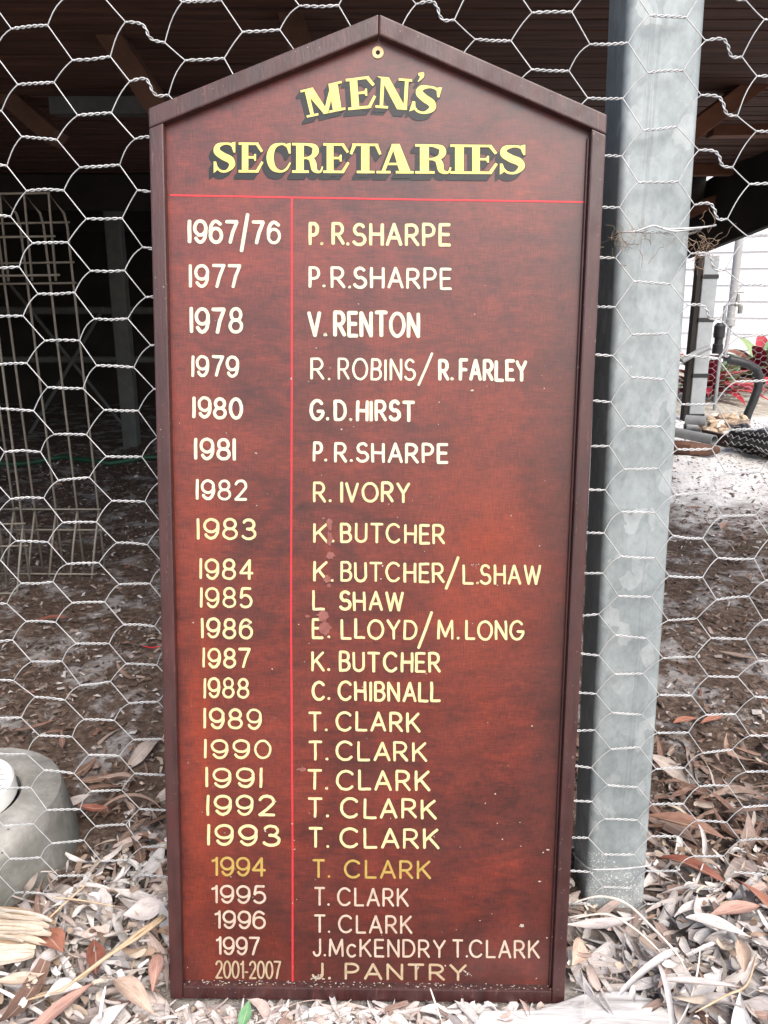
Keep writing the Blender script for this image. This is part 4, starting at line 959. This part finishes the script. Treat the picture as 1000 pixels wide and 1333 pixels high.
stalk('dry_stalk', 'short thin straw stalk crossing in front of the concrete collar', [zz(68, 1168, .06), zz(105, 1172, .055), zz(150, 1180, .05)], .0010, LM['straw'])
stalk('dry_stalk', 'long pale stalk arching from the board over the litter at right', [zz(744, 1176, .06), zz(780, 1167, .075), zz(815, 1176, .075), zz(848, 1206, .065), zz(880, 1240, .055), zz(892, 1262, .05)], .0015, LM['pale'])
stalk('dry_stalk', 'second pale stalk curving below the arched one at right', [zz(746, 1196, .055), zz(790, 1190, .065), zz(830, 1212, .06), zz(866, 1246, .05)], .0013, LM['pale'])
stalk('dry_stalk', 'bent straw stalk near the lower right corner', [zz(985, 1243, .06), zz(972, 1282, .06), zz(945, 1296, .055), zz(905, 1318, .05)], .0013, LM['straw'])
stalk('dry_stalk', 'thin pale stalk leaning on the bottom rail of the board', [zz(560, 1286, .035), zz(566, 1304, .026), zz(575, 1330, .012)], .0011, LM['pale'])
b = MB(); b.tube([on_z(186, 841, .012), on_z(196, 843, .014), on_z(208, 842, .012)], .0012, 5); tag(b.build('red_string', M['red_string']), 'short piece of red string on the mulch beside the board', 'string')
# bleached flat slab of wood at the right foot of the board
b = MB(); P = SLABW
n = len(P); b.v = [(p.x, p.y, -.012) for p in P] + [(p.x + random.gauss(0, .001), p.y + random.gauss(0, .001), .005) for p in P]
b.f = [tuple(range(n))[::-1], tuple(range(n, 2*n))] + [(i, (i+1) % n, n+(i+1) % n, n+i) for i in range(n)]
tag(b.build('wood_slab', M['slab'], bevel=.0025), 'bleached white flat slab of wood at the lower right foot of the board', 'wood slab')

# ------------------------------------------------------------------ bright yard beyond the house, at right
def weatherboards():
    e = empty('white_wall', (2.2, 8.4, 0), 'sunlit white weatherboard wall at the far right behind the plants', 'wall')
    d = Vector((1, -.55, 0)).normalized(); nrm = Vector((-.55, -1, 0)).normalized(); a = Vector((-1.6, .88, 0))
    b = MB(); z = -.1
    while z < 3.4:
        A = a + nrm*.0; L = 7.5
        p = [A + Vector((0, 0, z)) + nrm*.018, A + d*L + Vector((0, 0, z)) + nrm*.018, A + d*L + Vector((0, 0, z+.16)), A + Vector((0, 0, z+.16))]
        q = [v - nrm*.06 for v in p]; b.add(p + q, [(0, 1, 2, 3), (7, 6, 5, 4), (0, 4, 5, 1), (2, 6, 7, 3), (1, 5, 6, 2), (0, 3, 7, 4)]); z += .1602
    b.build('cladding', M['white_wall'], e); return e
weatherboards()
p = on_y(962, 318, 6.2); e = empty('downpipe', (p.x, 6.2, 0), 'pale grey downpipe standing before the white wall', 'pipe')
b = MB(); b.tube([(0, 0, .52), (0, 0, 2.2)], .034, 14); b.build('pipe', M['pvc'], e, smooth='angle')
b = MB(); b.tube([(0, 0, .52), (-.02, -.02, .30), (-.03, -.05, -.02)], .018, 10); b.build('lower_pipe', M['pvc'], e, smooth='angle')
b = MB(); b.lathe([(.035, .5), (.040, .505), (.040, .56), (.035, .565)], 16); b.build('joint', M['pvc'], e)
# black drainage hose with an elbow
b = MB(); base = on_z(966, 548); dd = base.y
b.tube([Vector((on_y(x, y, dd).x, dd, on_y(x, y, dd).z)) for x, y in ((949, 468), (960, 470), (974, 474), (985, 481), (989, 490), (987, 505), (981, 522), (974, 538), (970, 552))], .026, 12)
tag(b.build('drainage_hose', M['rubber'], smooth='angle'), 'black drainage hose bending down to the ground in the sunlit yard', 'hose')
# garden tap on a riser
q = on_z(930, 535); e = empty('garden_tap', (q.x, q.y, 0), 'garden tap on a thin riser in front of the white wall', 'tap'); t = lambda x, y: on_y(x, y, q.y) - Vector((q.x, q.y, 0))
b = MB(); tz = t(932, 398).z; b.tube([(0, 0, -.02), (0, 0, tz), (.03, 0, tz + .012), (.075, 0, tz + .012)], .012, 8); b.build('riser', M['pvc_grey'], e, smooth='angle')
b = MB(); b.tube([(.06, 0, tz+.012), (.085, 0, tz+.012), (.10, 0, tz-.005), (.10, 0, tz-.05)], .017, 8); b.tube([(.078, 0, tz+.02), (.078, 0, tz+.075)], .014, 8, radii=[.018, .009]); b.build('tap_body', M['brass'], e, smooth='angle')
b = MB(); b.bar((.045, 0, tz+.085), (.111, 0, tz+.085), .012, .012); b.build('handle', M['brass'], e, bevel=.003)
b = MB(); z0, z1 = t(926, 460).z, t(926, 420).z; b.lathe([(.0, z0), (.034, z0), (.034, z0+.06), (.026, z0+.065), (.026, z0+.1), (.036, z0+.105), (.036, z1-.02), (.02, z1), (0, z1)], 14, Matrix.Translation((-.03, -.02, 0))); b.build('hose_timer', M['rubber'], e, smooth='angle')
# grey strapped post
q = on_z(903, 548); e = empty('banded_post', (q.x, q.y, 0), 'grey post with black bands between the steel post and the tap', 'post')
zt = (on_y(908, 333, q.y)).z
b = MB(); prism_post(b, [(-.05, rounded_rect(.0, 0, .045, .04, .006)), (zt, rounded_rect(.0, 0, .045, .04, .006))]); b.build('shaft', M['block'], e, smooth='angle')
for yy in (360, 416, 488, 540):
    zc = on_y(905, yy, q.y).z; b = MB(); b.box((-.049, -.044, zc-.012), (.049, .044, zc+.012)); b.build('band', M['rubber'], e, bevel=.002)
b = MB(); b.box((-.075, -.03, -.02), (-.049, .03, zt)); b.build('side_channel', M['rear_wall'], e)
b = MB(); A = on_y(888, 470, q.y-.12); B_ = on_y(924, 452, q.y-.10); b.tube([A, A.lerp(B_, .5)+Vector((0, 0, .008)), B_], .016, 10); tag(b.build('pipe_offcut', M['pvc_grey'], smooth='angle'), 'blue-grey pipe slanting between the banded post and the tap', 'pipe')
# plants
def bromeliad(p, n, L, label):
    b = MB()
    for k in range(n):
        a = 2.4*k + random.gauss(0, .3); up = R(82 - 62*(k/n)**.8); l = L*random.uniform(.7, 1.1); pts = []
        c, s = math.cos(a), math.sin(a); x = r = 0; z = .02; ang = up; W = l*random.uniform(.14, .22); vs, fs = [], []
        for i in range(9):
            t = i/8; h = W/2*(1-.1*t)*(1 if t < .6 else (1-((t-.6)/.42)**1.6))
            for j, sgn in enumerate((-1, 0, 1)): vs.append((r*c - sgn*h*s, r*s + sgn*h*c, z + abs(sgn)*h*.45))
            r += l/8*math.cos(ang); z += l/8*math.sin(ang); ang -= R(random.uniform(5, 11))
        for i in range(8):
            for j in (0, 1): fs.append((i*3+j, (i+1)*3+j, (i+1)*3+j+1, i*3+j+1))
        b.add(vs, fs)
    return tag(b.build('bromeliad', M['brom'], smooth=True, loc=(p.x, p.y, 0)), label, 'plant', 'bromeliads along the white wall')
bromeliad(on_z(990, 505), 44, .62, 'red and green bromeliad right of the pale downpipe')
bromeliad(on_z(918, 520), 40, .50, 'red bromeliad low behind the banded post and tap')
bromeliad(on_z(946, 512), 26, .36, 'small bromeliad between the tap and the downpipe')
# second netting in front of the plants
b = MB(); dx, pz, yn = .045, .042, 4.75; h = .014
def nn(k, n, s): return Vector((1.75+dx*k+s*h, yn + .01*math.sin(k*1.7+n), .88-pz*n-(pz/2 if k % 2 else 0)))
for k in range(0, 34):
    for n in range(0, 20):
        if nn(k, n, 1).z < .0: continue
        b.tube([nn(k, n, -1), nn(k, n, 1)], .0011, 3, caps=False)
        for m in ((n-1, n) if k % 2 == 0 else (n, n+1)):
            if 0 <= m: b.tube([nn(k, n, 1), nn(k+1, m, -1)], .0008, 3, caps=False)
tag(b.build('rear_netting', M['wire_far']), 'fine chicken wire screen in front of the red bromeliads', 'wire fence')
# rocks
def rock(r):
    bm = bmesh.new(); bmesh.ops.create_icosphere(bm, subdivisions=2, radius=r); sx, sy, sz = random.uniform(.8, 1.4), random.uniform(.8, 1.2), random.uniform(.45, .75); ph = random.random()*9
    for v in bm.verts:
        k = 1 + .16*math.sin(v.co.x/r*2.3+ph) + .12*math.sin(v.co.y/r*3.1+2*ph) + .1*math.sin(v.co.z/r*2.7+ph*3); v.co = Vector((v.co.x*sx*k, v.co.y*sy*k, v.co.z*sz*k))
    me = bpy.data.meshes.new('rock'); bm.to_mesh(me); bm.free(); me.materials.append(random.choice(RM)); return me
RM = [simple('tan_rock', (.36, .26, .17), (.52, .42, .31), 25, .85, 0, .5), simple('pale_rock', (.46, .42, .36), (.64, .60, .53), 25, .85, 0, .5), simple('brown_rock', (.26, .18, .12), (.40, .29, .2), 25, .85, 0, .5)]
rmesh = [rock(.05) for _ in range(7)]
for k in range(90):
    u = random.random(); px = 916 + 56*u; py = random.uniform(545, 556) + 22*random.random()*(.35+.65*u); p = on_z(px, py, .03); s = random.uniform(.32, .8)
    o = bpy.data.objects.new('rock', rmesh[k % 7]); COL.objects.link(o); o.location = (p.x, p.y, .02+.05*random.random()*(1 if py < 562 else .3)); o.scale = (s, s, s); o.rotation_euler = (random.gauss(0, .3), random.gauss(0, .3), random.uniform(0, 6.28))
    tag(o, 'tan rock in the rock pile behind the dark edging board', 'rock', 'rocks piled behind the edging board')
def pipe(label, a, c, r, mat):
    b = MB(); d = (c-a); b.tube([a, c], r, 16, caps=False); b.tube([c, a], r*.82, 16, caps=False)
    d.normalize(); s_ = d.cross(Vector((0, 0, 1))).normalized(); u_ = s_.cross(d)
    for q, sg in ((a, 1), (c, -1)):
        k0 = len(b.v)
        for rr in (r, r*.82): b.v += [tuple(q + (s_*math.cos(2*math.pi*i/16) + u_*math.sin(2*math.pi*i/16))*rr) for i in range(16)]
        b.f += [(k0+i, k0+(i+1) % 16, k0+16+(i+1) % 16, k0+16+i) for i in range(16)]
    return tag(b.build('pipe_offcut', mat, smooth='angle'), label, 'pipe', 'pipe offcuts on the sand')
pipe('long grey pipe offcut lying on the white sand', on_z(866, 560, .045), on_z(930, 573, .04), .026, M['pvc_grey'])
pipe('upper short dark pipe offcut stacked before the rock pile', on_z(893, 546, .085), on_z(920, 548, .085), .026, M['pvc_grey'])
pipe('lower short dark pipe offcut stacked before the rock pile', on_z(892, 556, .03), on_z(920, 556, .03), .026, M['pvc_grey'])
b = MB(); b.tube([on_z(876, 582, .025), on_z(900, 584, .03), on_z(922, 586, .025), on_z(934, 586, .02)], .03, 10, radii=[.035, .036, .028, .018]); tag(b.build('dark_log', M['timber'], smooth='angle'), 'short dark log lying on the sand below the grey pipe', 'log')
b = MB(); b.bar(on_z(915, 568, .03), on_z(1090, 612, .03), .025, .075); tag(b.build('edging_board', M['edging'], bevel=.003), 'dark brown edging board holding back the rock pile', 'board')
b = MB(); a, c = on_z(958, 566, .09), on_z(1080, 590, .09); ax = (c-a).normalized(); s_ = ax.cross(Vector((0, 0, 1))).normalized()
for k in range(26):
    for j in range(16):
        q = lambda k_, j_: a + ax*(k_*.035) + (s_*math.cos(j_*.39) + Vector((0, 0, 1))*math.sin(j_*.39))*(.075+.012*math.sin(k_*.9+j_*1.3))
        b.tube([q(k, j), q(k+.5, j+.5)], .0010, 3, caps=False); b.tube([q(k+.5, j+.5), q(k+1, j)], .0010, 3, caps=False); b.tube([q(k, j), q(k-.3, j)], .0010, 3, caps=False)
e = empty('netting_roll', a, 'roll of wire netting round black plastic at the right edge of the yard', 'wire roll')
b.v = [tuple(Vector(v)-a) for v in b.v]; b.build('wire_mesh', M['wire_far'], e)
b = MB(); b.tube([ax*(.04*k) + Vector((0, 0, .006*math.sin(k*2.1))) for k in range(22)], .05, 10, radii=[.05+.012*math.sin(k*1.7) for k in range(22)]); b.build('plastic_core', M['rubber'], e, smooth=True)
b = MB(); p = on_z(978, 574, .06); put_leaf(b, (0, 0, 0), .3, .2, .3, leaf_geo(.11, .07, 1.0, .6, .6, .2, 10, 6, 'frag', .15)); tag(b.build('blue_rag', M['blue_rag'], smooth=True, loc=p), 'small blue rag beside the wire roll', 'rag')
